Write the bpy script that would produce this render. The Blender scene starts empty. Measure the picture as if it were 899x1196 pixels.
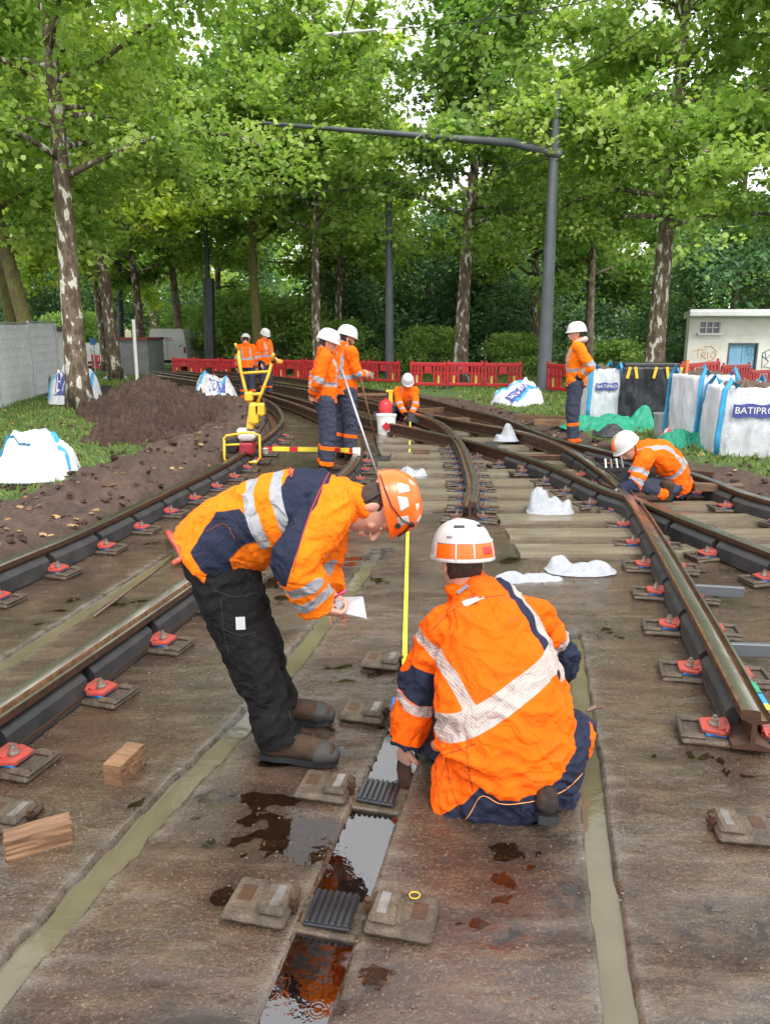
import bpy, bmesh, math, random
import numpy as np
from mathutils import Vector, Matrix, noise
RAD = math.radians
random.seed(7); np.random.seed(7)
SC = bpy.context.scene
COL = SC.collection

# ---------------------------------------------------------------- camera
F, PITCH, H = 880.0, math.atan(210/880), 1.7
SP, CP = math.sin(PITCH), math.cos(PITCH)
def G(u, v, z=0.0):
    a = (u-449.5)/F; b = (598-v)/F
    t = (H-z)/(SP-b*CP)
    return Vector((a*t, t*(CP+b*SP), z))
def U(u, v, Y):
    a = (u-449.5)/F; b = (598-v)/F
    t = Y/(CP+b*SP)
    return Vector((a*t, Y, H+t*(-SP+b*CP)))

# ---------------------------------------------------------------- materials
class N:
    """small node helper"""
    def __init__(s, name):
        s.m = bpy.data.materials.new(name); s.m.use_nodes = True
        s.t = s.m.node_tree; s.n = s.t.nodes; s.l = s.t.links
        s.b = s.n['Principled BSDF']; s.out = s.n['Material Output']
        s.tc = s.n.new('ShaderNodeTexCoord')
    def new(s, t, **k):
        x = s.n.new(t)
        for a, b in k.items(): setattr(x, a, b)
        return x
    def lk(s, a, b): s.l.new(a, b)
    def coord(s, scale=(1,1,1), src='Object', rot=(0,0,0)):
        mp = s.new('ShaderNodeMapping'); mp.inputs['Scale'].default_value = scale; mp.inputs['Rotation'].default_value = rot
        s.lk(s.tc.outputs[src], mp.inputs['Vector']); return mp.outputs['Vector']
    def noise(s, sc, detail=4, rough=.55, vec=None, dist=0):
        x = s.new('ShaderNodeTexNoise'); x.inputs['Scale'].default_value = sc
        x.inputs['Detail'].default_value = detail; x.inputs['Roughness'].default_value = rough
        x.inputs['Distortion'].default_value = dist
        s.lk(vec if vec is not None else s.tc.outputs['Object'], x.inputs['Vector']); return x.outputs['Fac']
    def voro(s, sc, vec=None, feat='F1', out='Distance'):
        x = s.new('ShaderNodeTexVoronoi', feature=feat); x.inputs['Scale'].default_value = sc
        s.lk(vec if vec is not None else s.tc.outputs['Object'], x.inputs['Vector']); return x.outputs[out]
    def ramp(s, fac, stops, interp='LINEAR'):
        x = s.new('ShaderNodeValToRGB'); cr = x.color_ramp; cr.interpolation = interp
        while len(cr.elements) < len(stops): cr.elements.new(.5)
        for e, (p, c) in zip(cr.elements, stops):
            e.position = p; e.color = tuple(c)+(1,) if len(c) == 3 else c
        s.lk(fac, x.inputs['Fac']); return x.outputs['Color']
    def mr(s, fac, a, b, c, d):
        x = s.new('ShaderNodeMapRange'); x.inputs[1].default_value = a; x.inputs[2].default_value = b
        x.inputs[3].default_value = c; x.inputs[4].default_value = d
        s.lk(fac, x.inputs[0]); return x.outputs[0]
    def mix(s, fac, a, b, mode='MIX'):
        x = s.new('ShaderNodeMix', data_type='RGBA', blend_type=mode)
        for v, k in ((fac, 0), (a, 6), (b, 7)):
            if isinstance(v, (int, float)): x.inputs[k].default_value = v
            elif isinstance(v, tuple): x.inputs[k].default_value = v+(1,) if len(v) == 3 else v
            else: s.lk(v, x.inputs[k])
        return x.outputs[2]
    def math(s, op, a, b=0.0, c=None):
        x = s.new('ShaderNodeMath', operation=op)
        for i, v in enumerate((a, b, c)):
            if v is None: continue
            if isinstance(v, (int, float)): x.inputs[i].default_value = v
            else: s.lk(v, x.inputs[i])
        return x.outputs[0]
    def attr(s, name, out='Fac'):
        x = s.new('ShaderNodeAttribute', attribute_name=name); return x.outputs[out]
    def bump(s, h, strength=.3, dist=.01, prev=None):
        x = s.new('ShaderNodeBump'); x.inputs['Strength'].default_value = strength; x.inputs['Distance'].default_value = dist
        s.lk(h, x.inputs['Height'])
        if prev is not None: s.lk(prev, x.inputs['Normal'])
        return x.outputs['Normal']
    def set(s, col=None, rough=None, metal=None, normal=None, spec=None, trans=None):
        for k, v in (('Base Color', col), ('Roughness', rough), ('Metallic', metal), ('Normal', normal), ('Specular IOR Level', spec), ('Transmission Weight', trans)):
            if v is None: continue
            if isinstance(v, (int, float)): s.b.inputs[k].default_value = v
            elif isinstance(v, tuple): s.b.inputs[k].default_value = v+(1,)
            else: s.lk(v, s.b.inputs[k])
        return s.m

def pm(name, c1, c2=None, scale=8, rough=.6, rough2=None, metal=0, bump=.2, bscale=None, bdist=.01, coords=(1,1,1), spec=.5, lo=.35, hi=.65):
    n = N(name); c2 = c2 or tuple(x*.75 for x in c1)
    vec = n.coord(coords)
    f = n.noise(scale, 5, .6, vec)
    col = n.ramp(f, [(lo, c1), (hi, c2)])
    f2 = n.noise(bscale or scale*4, 5, .65, vec)
    r = n.mr(f, .3, .7, rough, rough2 if rough2 is not None else min(1, rough*1.2))
    return n.set(col, r, metal, n.bump(f2, bump, bdist) if bump else None, spec)

# ---------------------------------------------------------------- geometry container
class Geo:
    def __init__(s): s.v = []; s.f = []; s.mi = []; s.cur = 0
    def add(s, vs, fs, M=None):
        o = len(s.v)
        s.v += [tuple(M @ Vector(p)) if M is not None else tuple(p) for p in vs]
        for f in fs: s.f.append(tuple(i+o for i in f)); s.mi.append(s.cur)
        return s
    def box(s, c, d, M=None, rz=0, bev=0, rot=None):
        x, y, z = (k/2 for k in d)
        b = min(bev, x*.9, y*.9, z*.9)
        L = Matrix.Translation(c) @ (rot if rot is not None else Matrix.Rotation(rz, 4, 'Z'))
        if M is not None: L = M @ L
        if b <= 0:
            vs = [(sx*x, sy*y, sz*z) for sz in (-1,1) for sx, sy in ((-1,-1),(1,-1),(1,1),(-1,1))]
            return s.add(vs, [(3,2,1,0),(4,5,6,7),(0,1,5,4),(1,2,6,5),(2,3,7,6),(3,0,4,7)], L)
        vs = []; fs = []
        def ring(z, ix, iy):
            return [(-ix+b*q, -iy, z) for q in (1,)]+[(ix-b, -iy, z), (ix, -iy+b, z), (ix, iy-b, z), (ix-b, iy, z), (-ix+b, iy, z), (-ix, iy-b, z), (-ix, -iy+b, z)]
        def ring2(z, k):
            ix, iy = x-k, y-k; bb = b
            return [(-ix+bb*.6, -iy, z), (ix-bb*.6, -iy, z), (ix, -iy+bb*.6, z), (ix, iy-bb*.6, z), (ix-bb*.6, iy, z), (-ix+bb*.6, iy, z), (-ix, iy-bb*.6, z), (-ix, -iy+bb*.6, z)]
        vs = ring2(-z, b*.7)+ring2(-z+b, 0)+ring2(z-b, 0)+ring2(z, b*.7)
        fs = [tuple(range(7, -1, -1)), tuple(range(24, 32))]
        for k in range(3):
            for i in range(8):
                j = (i+1) % 8; fs.append((k*8+i, k*8+j, k*8+8+j, k*8+8+i))
        return s.add(vs, fs, L)
    def tube(s, pts, r, seg=10, M=None, side=None, closed=False):
        pts = [Vector(p) for p in pts]; n = len(pts)
        if not isinstance(r, (list, tuple)): r = [r]*n
        vs = []; fs = []; prev = None
        for i, p in enumerate(pts):
            t = (pts[min(i+1, n-1)]-pts[max(i-1, 0)])
            if t.length < 1e-9: t = Vector((0,0,1))
            t.normalize()
            if side is not None: sd = Vector(side)
            elif prev is not None: sd = prev
            else: sd = Vector((1,0,0)) if abs(t.x) < .8 else Vector((0,1,0))
            sd = sd-t*sd.dot(t)
            if sd.length < 1e-5: sd = t.orthogonal()
            sd.normalize(); prev = sd; bn = t.cross(sd)
            ra, rb = r[i] if isinstance(r[i], (tuple, list)) else (r[i], r[i])
            for k in range(seg):
                a = 2*math.pi*k/seg
                vs.append(p+sd*(ra*math.cos(a))+bn*(rb*math.sin(a)))
        for i in range(n-1):
            for k in range(seg):
                j = (k+1) % seg
                fs.append((i*seg+k, i*seg+j, (i+1)*seg+j, (i+1)*seg+k))
        fs.append(tuple(range(seg-1, -1, -1))); fs.append(tuple(range((n-1)*seg, n*seg)))
        return s.add(vs, fs, M)
    def cyl(s, c, r, h, seg=20, M=None, r2=None, axis=(0,0,1)):
        a = Vector(axis).normalized()*h/2; c = Vector(c)
        return s.tube([c-a, c+a], [r, r if r2 is None else r2], seg, M)
    def lathe(s, prof, seg=24, M=None, sx=1, sy=1):
        vs = []; fs = []; n = len(prof)
        for r, z in prof:
            for k in range(seg):
                a = 2*math.pi*k/seg; vs.append((r*math.cos(a)*sx, r*math.sin(a)*sy, z))
        for i in range(n-1):
            for k in range(seg):
                j = (k+1) % seg; fs.append((i*seg+k, i*seg+j, (i+1)*seg+j, (i+1)*seg+k))
        fs.append(tuple(range(seg-1, -1, -1))); fs.append(tuple(range((n-1)*seg, n*seg)))
        return s.add(vs, fs, M)
    def sphere(s, c, r, M=None, seg=16, rings=10):
        r = r if isinstance(r, (tuple, list)) else (r, r, r)
        vs = []; fs = []
        for i in range(1, rings):
            th = math.pi*i/rings
            for k in range(seg):
                a = 2*math.pi*k/seg
                vs.append((c[0]+r[0]*math.sin(th)*math.cos(a), c[1]+r[1]*math.sin(th)*math.sin(a), c[2]-r[2]*math.cos(th)))
        for i in range(rings-2):
            for k in range(seg):
                j = (k+1) % seg; fs.append((i*seg+k, i*seg+j, (i+1)*seg+j, (i+1)*seg+k))
        b = len(vs); vs.append((c[0], c[1], c[2]-r[2])); vs.append((c[0], c[1], c[2]+r[2]))
        for k in range(seg):
            j = (k+1) % seg; fs.append((b, j, k)); fs.append((b+1, (rings-2)*seg+k, (rings-2)*seg+j))
        return s.add(vs, fs, M)
    def prism(s, poly, z0, z1, M=None):
        n = len(poly)
        vs = [(x, y, z0) for x, y in poly]+[(x, y, z1) for x, y in poly]
        fs = [tuple(range(n-1, -1, -1)), tuple(range(n, 2*n))]+[(i, (i+1) % n, n+(i+1) % n, n+i) for i in range(n)]
        return s.add(vs, fs, M)

def empty(name, loc, rz=0, label=None, cat=None, group=None, kind=None):
    o = bpy.data.objects.new(name, None); COL.objects.link(o)
    o.location = loc; o.rotation_euler = (0, 0, rz); o.empty_display_size = .1
    tag(o, label, cat, group, kind); return o
def tag(o, label=None, cat=None, group=None, kind=None):
    if label: o['label'] = label
    if cat: o['category'] = cat
    if group: o['group'] = group
    if kind: o['kind'] = kind
    return o
def mesh_obj(name, v, f, mats, parent=None, smooth=False, mi=None, world=True):
    """world=True: coordinates are world ones, shifted to the (unrotated) parent's base"""
    v = np.asarray([tuple(p) for p in v] if not isinstance(v, np.ndarray) else v, dtype=float)
    if parent is not None and world:
        p = parent; off = Vector((0,0,0))
        while p is not None: off += p.location; p = p.parent
        v = v-np.array(off)
    me = bpy.data.meshes.new(name); me.from_pydata(v.tolist(), [], [tuple(x) for x in f])
    for m in (mats if isinstance(mats, (list, tuple)) else [mats]): me.materials.append(m)
    if mi is not None: me.polygons.foreach_set('material_index', mi)
    if smooth: me.polygons.foreach_set('use_smooth', [True]*len(me.polygons))
    me.validate(); me.update()
    o = bpy.data.objects.new(name, me); COL.objects.link(o)
    if parent is not None: o.parent = parent
    return o
def build(name, g, mats, parent=None, smooth=False, world=True, autosm=None):
    o = mesh_obj(name, g.v, g.f, mats, parent, smooth or autosm is not None, g.mi, world)
    if autosm is not None: o.data.set_sharp_from_angle(angle=RAD(autosm))
    return o
def at_origin(o):
    """move a single-mesh thing's origin to its base centre"""
    me = o.data; n = len(me.vertices); co = np.empty(n*3); me.vertices.foreach_get('co', co); co = co.reshape(-1, 3)
    c = np.array([(co[:,0].min()+co[:,0].max())/2, (co[:,1].min()+co[:,1].max())/2, co[:,2].min()])
    co -= c; me.vertices.foreach_set('co', co.ravel()); o.location = Vector(c); me.update(); return o
def copy_tree(o, parent=None):
    c = o.copy(); COL.objects.link(c); c.parent = parent
    for ch in list(o.children): copy_tree(ch, c)
    return c
def attr_set(o, name, arr):
    a = o.data.attributes.new(name, 'FLOAT', 'POINT'); a.data.foreach_set('value', np.asarray(arr, dtype=np.float32))
def text_geo(body, size, ext=.001):
    cu = bpy.data.curves.new('t', 'FONT'); cu.body = body; cu.size = size; cu.extrude = ext
    cu.align_x = 'CENTER'; cu.align_y = 'CENTER'; cu.resolution_u = 2
    o = bpy.data.objects.new('t', cu); COL.objects.link(o)
    dg = bpy.context.evaluated_depsgraph_get(); me = bpy.data.meshes.new_from_object(o.evaluated_get(dg))
    g = Geo(); g.add([v.co[:] for v in me.vertices], [tuple(p.vertices) for p in me.polygons])
    bpy.data.objects.remove(o); bpy.data.curves.remove(cu); bpy.data.meshes.remove(me); return g
def crom(pts, step):
    """Catmull-Rom through points (any dimension), resampled every step"""
    P = [np.array(p, float) for p in pts]; P = [2*P[0]-P[1]]+P+[2*P[-1]-P[-2]]; out = []
    for i in range(1, len(P)-2):
        a, b, c, d = P[i-1:i+3]
        for k in range(20):
            t = k/20; out.append(.5*((2*b)+(c-a)*t+(2*a-5*b+4*c-d)*t*t+(3*b-a-3*c+d)*t**3))
    out.append(P[-2]); out = np.array(out)
    L = np.r_[0, np.cumsum(np.linalg.norm(np.diff(out, axis=0), axis=1))]
    s = np.arange(0, L[-1], step); s = np.r_[s, L[-1]] if L[-1]-s[-1] > step*.3 else s
    return np.stack([np.interp(s, L, out[:,k]) for k in range(out.shape[1])], 1)
def vnoise(P, seed=0.0, octs=1):
    out = np.empty(len(P))
    for i, p in enumerate(P):
        q = Vector((p[0]+seed, p[1]+seed*.7, p[2]-seed*.3))
        out[i] = noise.noise(q) if octs == 1 else noise.fractal(q, .9, 2.0, octs)
    return out
def lattice(shape, seed):
    return np.random.RandomState(seed).rand(*shape)
def fnoise2(x, y, sc, seed=0, octs=3):
    """fast tiling value noise on numpy arrays, 0-centred"""
    out = np.zeros_like(x, dtype=float); amp = 1; tot = 0
    for o in range(octs):
        T = lattice((256, 256), seed+o*17)
        X = x*sc*(2**o)+seed*3.7; Y = y*sc*(2**o)+seed*1.3
        xi = np.floor(X).astype(int); yi = np.floor(Y).astype(int); fx = X-xi; fy = Y-yi
        fx = fx*fx*(3-2*fx); fy = fy*fy*(3-2*fy)
        g = lambda a, b: T[a % 256, b % 256]
        out += amp*((g(xi,yi)*(1-fx)+g(xi+1,yi)*fx)*(1-fy)+(g(xi,yi+1)*(1-fx)+g(xi+1,yi+1)*fx)*fy-.5)
        tot += amp; amp *= .5
    return out/tot
ORD = ['nearest', 'second', 'third', 'fourth', 'fifth', 'sixth', 'seventh', 'eighth', 'ninth', 'tenth', 'eleventh', 'twelfth', 'thirteenth', 'fourteenth', 'fifteenth', 'sixteenth', 'seventeenth', 'eighteenth', 'nineteenth', 'twentieth', 'twenty-first', 'twenty-second']
def sstep(x, a, b):
    t = np.clip((x-a)/(b-a), 0, 1); return t*t*(3-2*t)

# ---------------------------------------------------------------- world, light, camera
w = bpy.data.worlds.new('World'); SC.world = w; w.use_nodes = True
nt = w.node_tree; bg = nt.nodes['Background']
sky = nt.nodes.new('ShaderNodeTexSky'); sky.sky_type = 'NISHITA'; sky.sun_disc = False
SUN_EL, SUN_ROT = RAD(55), RAD(155)
sky.sun_elevation = SUN_EL; sky.sun_rotation = SUN_ROT; sky.air_density = 1.0; sky.dust_density = 6.0; sky.ozone_density = .6
hs = nt.nodes.new('ShaderNodeHueSaturation'); hs.inputs['Saturation'].default_value = .35
nt.links.new(sky.outputs[0], hs.inputs['Color'])
wtc = nt.nodes.new('ShaderNodeTexCoord'); wn_ = nt.nodes.new('ShaderNodeTexNoise'); wn_.inputs['Scale'].default_value = 2.2; wn_.inputs['Detail'].default_value = 5
wr = nt.nodes.new('ShaderNodeMapRange'); wr.inputs[1].default_value = .3; wr.inputs[2].default_value = .7; wr.inputs[3].default_value = .55; wr.inputs[4].default_value = .95
wm = nt.nodes.new('ShaderNodeMix'); wm.data_type = 'RGBA'; wm.inputs[7].default_value = (7.9, 7.95, 8.1, 1)   # cloud layer over the clear sky
nt.links.new(wtc.outputs['Generated'], wn_.inputs['Vector']); nt.links.new(wn_.outputs['Fac'], wr.inputs[0]); nt.links.new(wr.outputs[0], wm.inputs[0])
nt.links.new(hs.outputs[0], wm.inputs[6]); nt.links.new(wm.outputs[2], bg.inputs['Color'])
bg.inputs['Strength'].default_value = .15
sd = bpy.data.lights.new('sun', 'SUN'); sd.energy = 1.1; sd.angle = RAD(15); sd.color = (1, .97, .92)
so = bpy.data.objects.new('sun', sd); COL.objects.link(so)
# sky sun_rotation measures clockwise from +Y
dirv = Vector((math.sin(SUN_ROT)*math.cos(SUN_EL), math.cos(SUN_ROT)*math.cos(SUN_EL), math.sin(SUN_EL)))
so.rotation_euler = dirv.to_track_quat('Z', 'Y').to_euler(); so.location = dirv*60
cd = bpy.data.cameras.new('camera'); cam = bpy.data.objects.new('camera', cd); COL.objects.link(cam)
cd.sensor_fit = 'VERTICAL'; cd.sensor_height = 24; cd.lens = 24*F/1196; cd.clip_end = 2000; cd.clip_start = .05
cam.location = (0, 0, H); cam.rotation_euler = (math.pi/2-PITCH, 0, 0); SC.camera = cam
SC.view_settings.view_transform = 'Standard'; SC.view_settings.look = 'None'; SC.view_settings.gamma = 1
SC.view_settings.exposure = 1.12; SC.view_settings.use_curve_mapping = False
SC.cycles.use_denoising = True
try: SC.cycles.denoiser = 'OPENIMAGEDENOISE'
except Exception: pass
SC.cycles.max_bounces = 6; SC.cycles.diffuse_bounces = 3; SC.cycles.transmission_bounces = 4; SC.cycles.transparent_max_bounces = 4
# ================================================================ materials of the setting
def mat_slab():
    n = N('wet_concrete')
    st = n.coord((.55, 2.2, 1)); iso = n.coord((1, 1, 1))
    a = n.noise(1.1, 6, .62, iso, .4); b = n.noise(5.5, 7, .72, st); c = n.noise(38, 6, .8, iso); r = n.noise(.8, 4, .6, n.coord((1,1,1), rot=(0,0,1)), .8)
    base = n.ramp(a, [(.3, (.022, .011, .006)), (.5, (.055, .031, .017)), (.72, (.1, .066, .038))])
    base = n.mix(n.mr(b, .46, .68, 0, .8), base, (.18, .135, .09), 'MIX')
    base = n.mix(n.mr(n.noise(2.4, 5, .7, st), .52, .72, 0, .55), base, (.055, .038, .022))
    base = n.mix(n.mr(r, .52, .7, 0, .6), base, (.075, .024, .009))
    olive = n.noise(.9, 4, .6, n.coord((.8, 1.6, 1), rot=(0, 0, .3)))
    base = n.mix(n.mr(olive, .52, .7, 0, .35), base, (.085, .06, .022))
    base = n.mix(n.mr(c, .45, .75, 0, .55), base, (.022, .016, .012))
    base = n.mix(n.mr(n.noise(75, 5, .85, iso), .53, .66, 0, .75), base, (.26, .2, .14))
    sp = n.voro(60, iso); base = n.mix(n.mr(sp, 0, .2, .7, 0), base, (.3, .27, .22))
    base = n.mix(1.0, base, (1.12, 1.0, .86), 'MULTIPLY')
    edge = n.attr('edge')
    base = n.mix(n.math('MULTIPLY', edge, n.mr(b, .35, .6, .15, .9)), base, (.2, .17, .13))
    base = n.mix(n.attr('wetness'), base, n.mix(1.0, base, (.42, .36, .3), 'MULTIPLY'))
    wet = n.noise(1.5, 5, .62, st, .6)
    rough = n.math('MULTIPLY', n.mr(n.math('ADD', wet, n.math('MULTIPLY', c, .12)), .47, .68, .07, .36), n.mr(n.attr('wetness'), 0, 1, 1, .4))
    h = n.math('ADD', n.math('MULTIPLY', b, .8), n.math('ADD', n.math('MULTIPLY', c, .6), n.math('MULTIPLY', n.noise(110, 3, .7, iso), .9)))
    nr = n.bump(h, 1.0, .02)
    n.b.inputs['Coat Weight'].default_value = .35; n.b.inputs['Coat Roughness'].default_value = .12
    n.lk(n.mr(wet, .46, .64, 1, .15), n.b.inputs['Coat Weight'])
    nr2 = n.bump(n.noise(30, 4, .65, iso), .6, .007); n.lk(nr2, n.b.inputs['Coat Normal'])
    return n.set(base, rough, 0, nr, .5)
def mat_water(name, deep, tr=.0):
    n = N(name)
    h = n.noise(18, 3, .5)
    w1 = n.new('ShaderNodeTexWave', wave_type='RINGS'); w1.inputs['Scale'].default_value = 9; w1.inputs['Distortion'].default_value = 6; w1.inputs['Detail'].default_value = 2
    n.lk(n.tc.outputs['Object'], w1.inputs['Vector'])
    hh = h
    col = n.ramp(n.noise(3, 4, .6), [(.35, deep), (.7, tuple(x*1.35 for x in deep))])
    n.b.inputs['IOR'].default_value = 1.33
    return n.set(col, .05, 0, n.bump(hh, .16, .006), .9)
def mat_earth():
    n = N('earth_and_grass')
    a = n.noise(3, 7, .7); b = n.noise(22, 6, .7); c = n.noise(90, 3, .6)
    dirt = n.ramp(a, [(.3, (.036, .021, .015)), (.55, (.072, .044, .032)), (.75, (.12, .08, .058))])
    dirt = n.mix(n.mr(b, .5, .7, 0, .5), dirt, (.13, .09, .065))
    grass = n.ramp(b, [(.3, (.035, .065, .016)), (.6, (.07, .12, .03)), (.8, (.12, .14, .05))])
    g = n.math('ADD', n.attr('grass'), n.math('MULTIPLY', n.math('SUBTRACT', b, .5), 1.0))
    col = n.mix(n.mr(g, .42, .58, 0, 1), dirt, grass)
    h = n.math('ADD', a, n.math('ADD', n.math('MULTIPLY', b, .6), n.math('MULTIPLY', c, .25)))
    return n.set(col, n.mr(a, .3, .7, .55, .9), 0, n.bump(h, .9, .04), .35)
def mat_bark(name, pal, scale=5):
    n = N(name); v = n.coord((1, 1, .45))
    a = n.noise(scale, 5, .6, v, .6); b = n.voro(scale*1.6, v, 'SMOOTH_F1'); c = n.noise(scale*9, 4, .7, v)
    f = n.math('ADD', n.math('MULTIPLY', a, .75), n.math('MULTIPLY', b, .35))
    st = [(.38+.11*i, p) for i, p in enumerate(pal)]
    col = n.ramp(f, st, 'CONSTANT' if len(pal) > 3 else 'LINEAR')
    col = n.mix(n.mr(c, .4, .75, 0, .45), col, (.07, .06, .045))
    return n.set(col, .85, 0, n.bump(n.math('ADD', f, n.math('MULTIPLY', c, .4)), .7, .03), .2)
def mat_leaf(name, dark, mid, lite, tr=.55):
    n = N(name)
    r = n.attr('rnd')
    col = n.ramp(r, [(0, dark), (.5, mid), (1, lite)])
    n.b.inputs['Subsurface Weight'].default_value = 0
    n.set(col, .5, 0, None, .3)
    t = n.new('ShaderNodeBsdfTranslucent'); n.lk(n.mix(1.0, col, (1.05, 1.15, .55), 'MULTIPLY'), t.inputs['Color'])
    mx = n.new('ShaderNodeMixShader'); mx.inputs[0].default_value = tr
    n.lk(n.b.outputs[0], mx.inputs[1]); n.lk(t.outputs[0], mx.inputs[2]); n.lk(mx.outputs[0], n.out.inputs['Surface'])
    return n.m
M = {}
M['slab'] = mat_slab()
M['silt'] = mat_water('silty_water', (.092, .078, .047))
def mat_clear(name, tint, ior):
    n = N(name); n.n.remove(n.b)
    tr = n.new('ShaderNodeBsdfTransparent'); tr.inputs['Color'].default_value = tint+(1,)
    gl = n.new('ShaderNodeBsdfGlossy'); gl.inputs['Roughness'].default_value = .03
    w1 = n.voro(7, None, 'F1'); rp = n.math('SINE', n.math('MULTIPLY', w1, 160)); rp = n.math('MULTIPLY', rp, n.mr(w1, .0, .3, 1, 0))
    nb = n.bump(n.math('ADD', n.math('MULTIPLY', rp, .25), n.noise(26, 3, .5)), .22, .004); n.lk(nb, gl.inputs['Normal'])
    fr = n.new('ShaderNodeFresnel'); fr.inputs['IOR'].default_value = ior; n.lk(nb, fr.inputs['Normal'])
    mx = n.new('ShaderNodeMixShader'); n.lk(fr.outputs[0], mx.inputs[0]); n.lk(tr.outputs[0], mx.inputs[1]); n.lk(gl.outputs[0], mx.inputs[2]); n.lk(mx.outputs[0], n.out.inputs['Surface']); return n.m
M['puddle'] = mat_clear('clear_slot_water', (.8, .7, .58), 2.4); M['film'] = mat_clear('clear_puddle_water', (.85, .76, .64), 1.5)
M['earth'] = mat_earth()
M['rust'] = pm('rusty_steel', (.11, .055, .03), (.055, .032, .024), 14, .42, .65, .55, .4, 60, .004)
M['railtop'] = pm('worn_rail_top', (.34, .31, .28), (.17, .14, .115), 9, .16, .34, .9, .15, 40, .003, coords=(1, .3, 1))
M['rusttop'] = pm('rusted_rail_top', (.32, .18, .09), (.12, .065, .038), 22, .3, .55, .5, .3, 40, .003)
M['rubber'] = pm('black_rubber', (.012, .013, .015), (.02, .022, .025), 6, .18, .4, 0, .15, 50, .003)
M['rubgrey'] = pm('grey_rubber_block', (.014, .015, .018), (.034, .031, .029), 7, .5, .8, 0, .4, 60, .004)
M['concrete'] = pm('block_concrete', (.12, .088, .057), (.04, .028, .018), 11, .22, .6, 0, .9, 55, .012)
M['steel'] = pm('zinc_bolt', (.45, .42, .38), (.2, .16, .12), 20, .3, .5, .8, .2, 60, .003)
M['redclip'] = pm('red_clip_paint', (.42, .05, .035), (.2, .05, .035), 25, .4, .6, 0, .3, 80, .003)
M['brownclip'] = pm('rusty_clip', (.16, .07, .05), (.09, .05, .035), 25, .4, .6, .3, .3, 80, .003)
M['bluepad'] = pm('blue_pad', (.02, .18, .52), (.02, .11, .34), 15, .4)
M['yellow'] = pm('yellow_paint', (.75, .46, .02), (.6, .36, .03), 10, .4, .6, 0, .1)
M['wood'] = pm('sawn_timber', (.23, .125, .06), (.1, .05, .026), 5, .5, .7, 0, .4, 30, .002, coords=(1, 6, 6))
M['woodwet'] = pm('wet_timber', (.15, .085, .045), (.07, .04, .024), 6, .35, .55, 0, .4, 30, .002, coords=(1, 6, 6))
M['sleeper'] = pm('wet_sleeper', (.2, .165, .115), (.1, .08, .05), 3, .18, .5, 0, .5, 25, .006, coords=(.5, 3, 1))
M['grey'] = pm('grey_pole_paint', (.11, .12, .135), (.085, .092, .1), 2, .4, .5, .2, .08, 50)
M['darkpole'] = pm('dark_pole_paint', (.035, .04, .042), (.02, .023, .024), 3, .45)
M['black'] = pm('black_plastic', (.015, .015, .016), (.03, .03, .03), 8, .35)
M['white'] = pm('white_paint', (.7, .7, .69), (.6, .6, .58), 3, .5, .65, 0, .08)
M['render'] = pm('pale_wall_render', (.74, .73, .68), (.6, .58, .53), 1.2, .8, .9, 0, .2, 40)
M['red'] = pm('red_barrier_plastic', (.5, .012, .02), (.36, .012, .018), 4, .38, .5, 0, .08)
M['glass'] = N('dark_window_glass').set((.03, .04, .05), .06, 0, None, .8)
M['ltblue'] = pm('pale_blue_door_paint', (.2, .42, .6), (.16, .34, .5), 4, .6)
M['bark'] = mat_bark('plane_bark', [(.09, .065, .045), (.16, .12, .085), (.6, .59, .51), (.42, .4, .33), (.2, .155, .115)], 6.5)
M['barkm'] = mat_bark('mossy_bark', [(.1, .11, .03), (.2, .19, .06), (.14, .11, .06)], 6)
M['barkd'] = mat_bark('dark_bark', [(.09, .07, .05), (.16, .12, .09), (.26, .21, .16)], 7)
M['leafA'] = mat_leaf('bright_leaves', (.13, .24, .045), (.28, .42, .09), (.56, .66, .22), .5)
M['leafB'] = mat_leaf('mid_leaves', (.1, .19, .045), (.22, .36, .09), (.45, .57, .2), .5)
M['leafC'] = mat_leaf('dark_leaves', (.05, .12, .06), (.11, .21, .1), (.2, .33, .15), .45)
M['leafD'] = mat_leaf('yellow_leaves', (.25, .36, .05), (.42, .54, .08), (.62, .66, .13), .5)
M['litter'] = mat_leaf('fallen_leaves', (.1, .05, .025), (.24, .13, .055), (.4, .28, .13), .1)

# ================================================================ rail lines (ground positions of each rail)
def line(px, pre=(), post=()):
    pts = [Vector((x, y, 0)) for x, y in pre]+[G(u, v, .0) for u, v in px]+[Vector((x, y, 0)) for x, y in post]
    return crom([(p.x, p.y) for p in pts], .1)
RL = {}
RL['L1'] = line([(0, 694), (100, 648), (200, 595), (262, 561), (300, 535), (325, 513), (330, 497), (316, 480), (285, 466), (235, 453), (180, 444)], pre=[(-3.35, .9), (-3.0, 2.9)])
RL['L2'] = line([(0, 882), (245, 697)], pre=[(-2.05, .9)], post=[(-.72, 6.8), (-.43, 8.4), (-.36, 9.7), (-.5, 11.6), (-1.1, 14.0), (-2.3, 17.3), (-4.3, 21.5), (-8.3, 27.5)])
RL['C'] = line([(548, 612), (552, 590), (548, 567), (534, 530), (509, 505), (466, 490), (400, 473), (320, 457), (220, 443), (150, 436)])
RL['R'] = line([(884, 900), (800, 727), (745, 622), (718, 585), (690, 560), (660, 540), (630, 526), (595, 516), (524, 501), (460, 484), (390, 466), (310, 452), (230, 441), (160, 434)])
RL['D'] = line([(820, 643), (738, 606), (700, 592), (631, 559), (553, 533), (500, 519), (436, 503), (390, 490), (340, 474), (270, 456), (180, 440)], pre=[(3.55, 3.2), (2.98, 4.2), ])
RL['E'] = line([(899, 609), (804, 573), (720, 548), (642, 526), (588, 502), (542, 489), (489, 474), (420, 461), (330, 447), (230, 437), (150, 431)], pre=[(5.2, 4.6), (4.45, 5.8)])
def xat(key, y):
    a = RL[key]; return np.interp(y, a[:,1], a[:,0])

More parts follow.
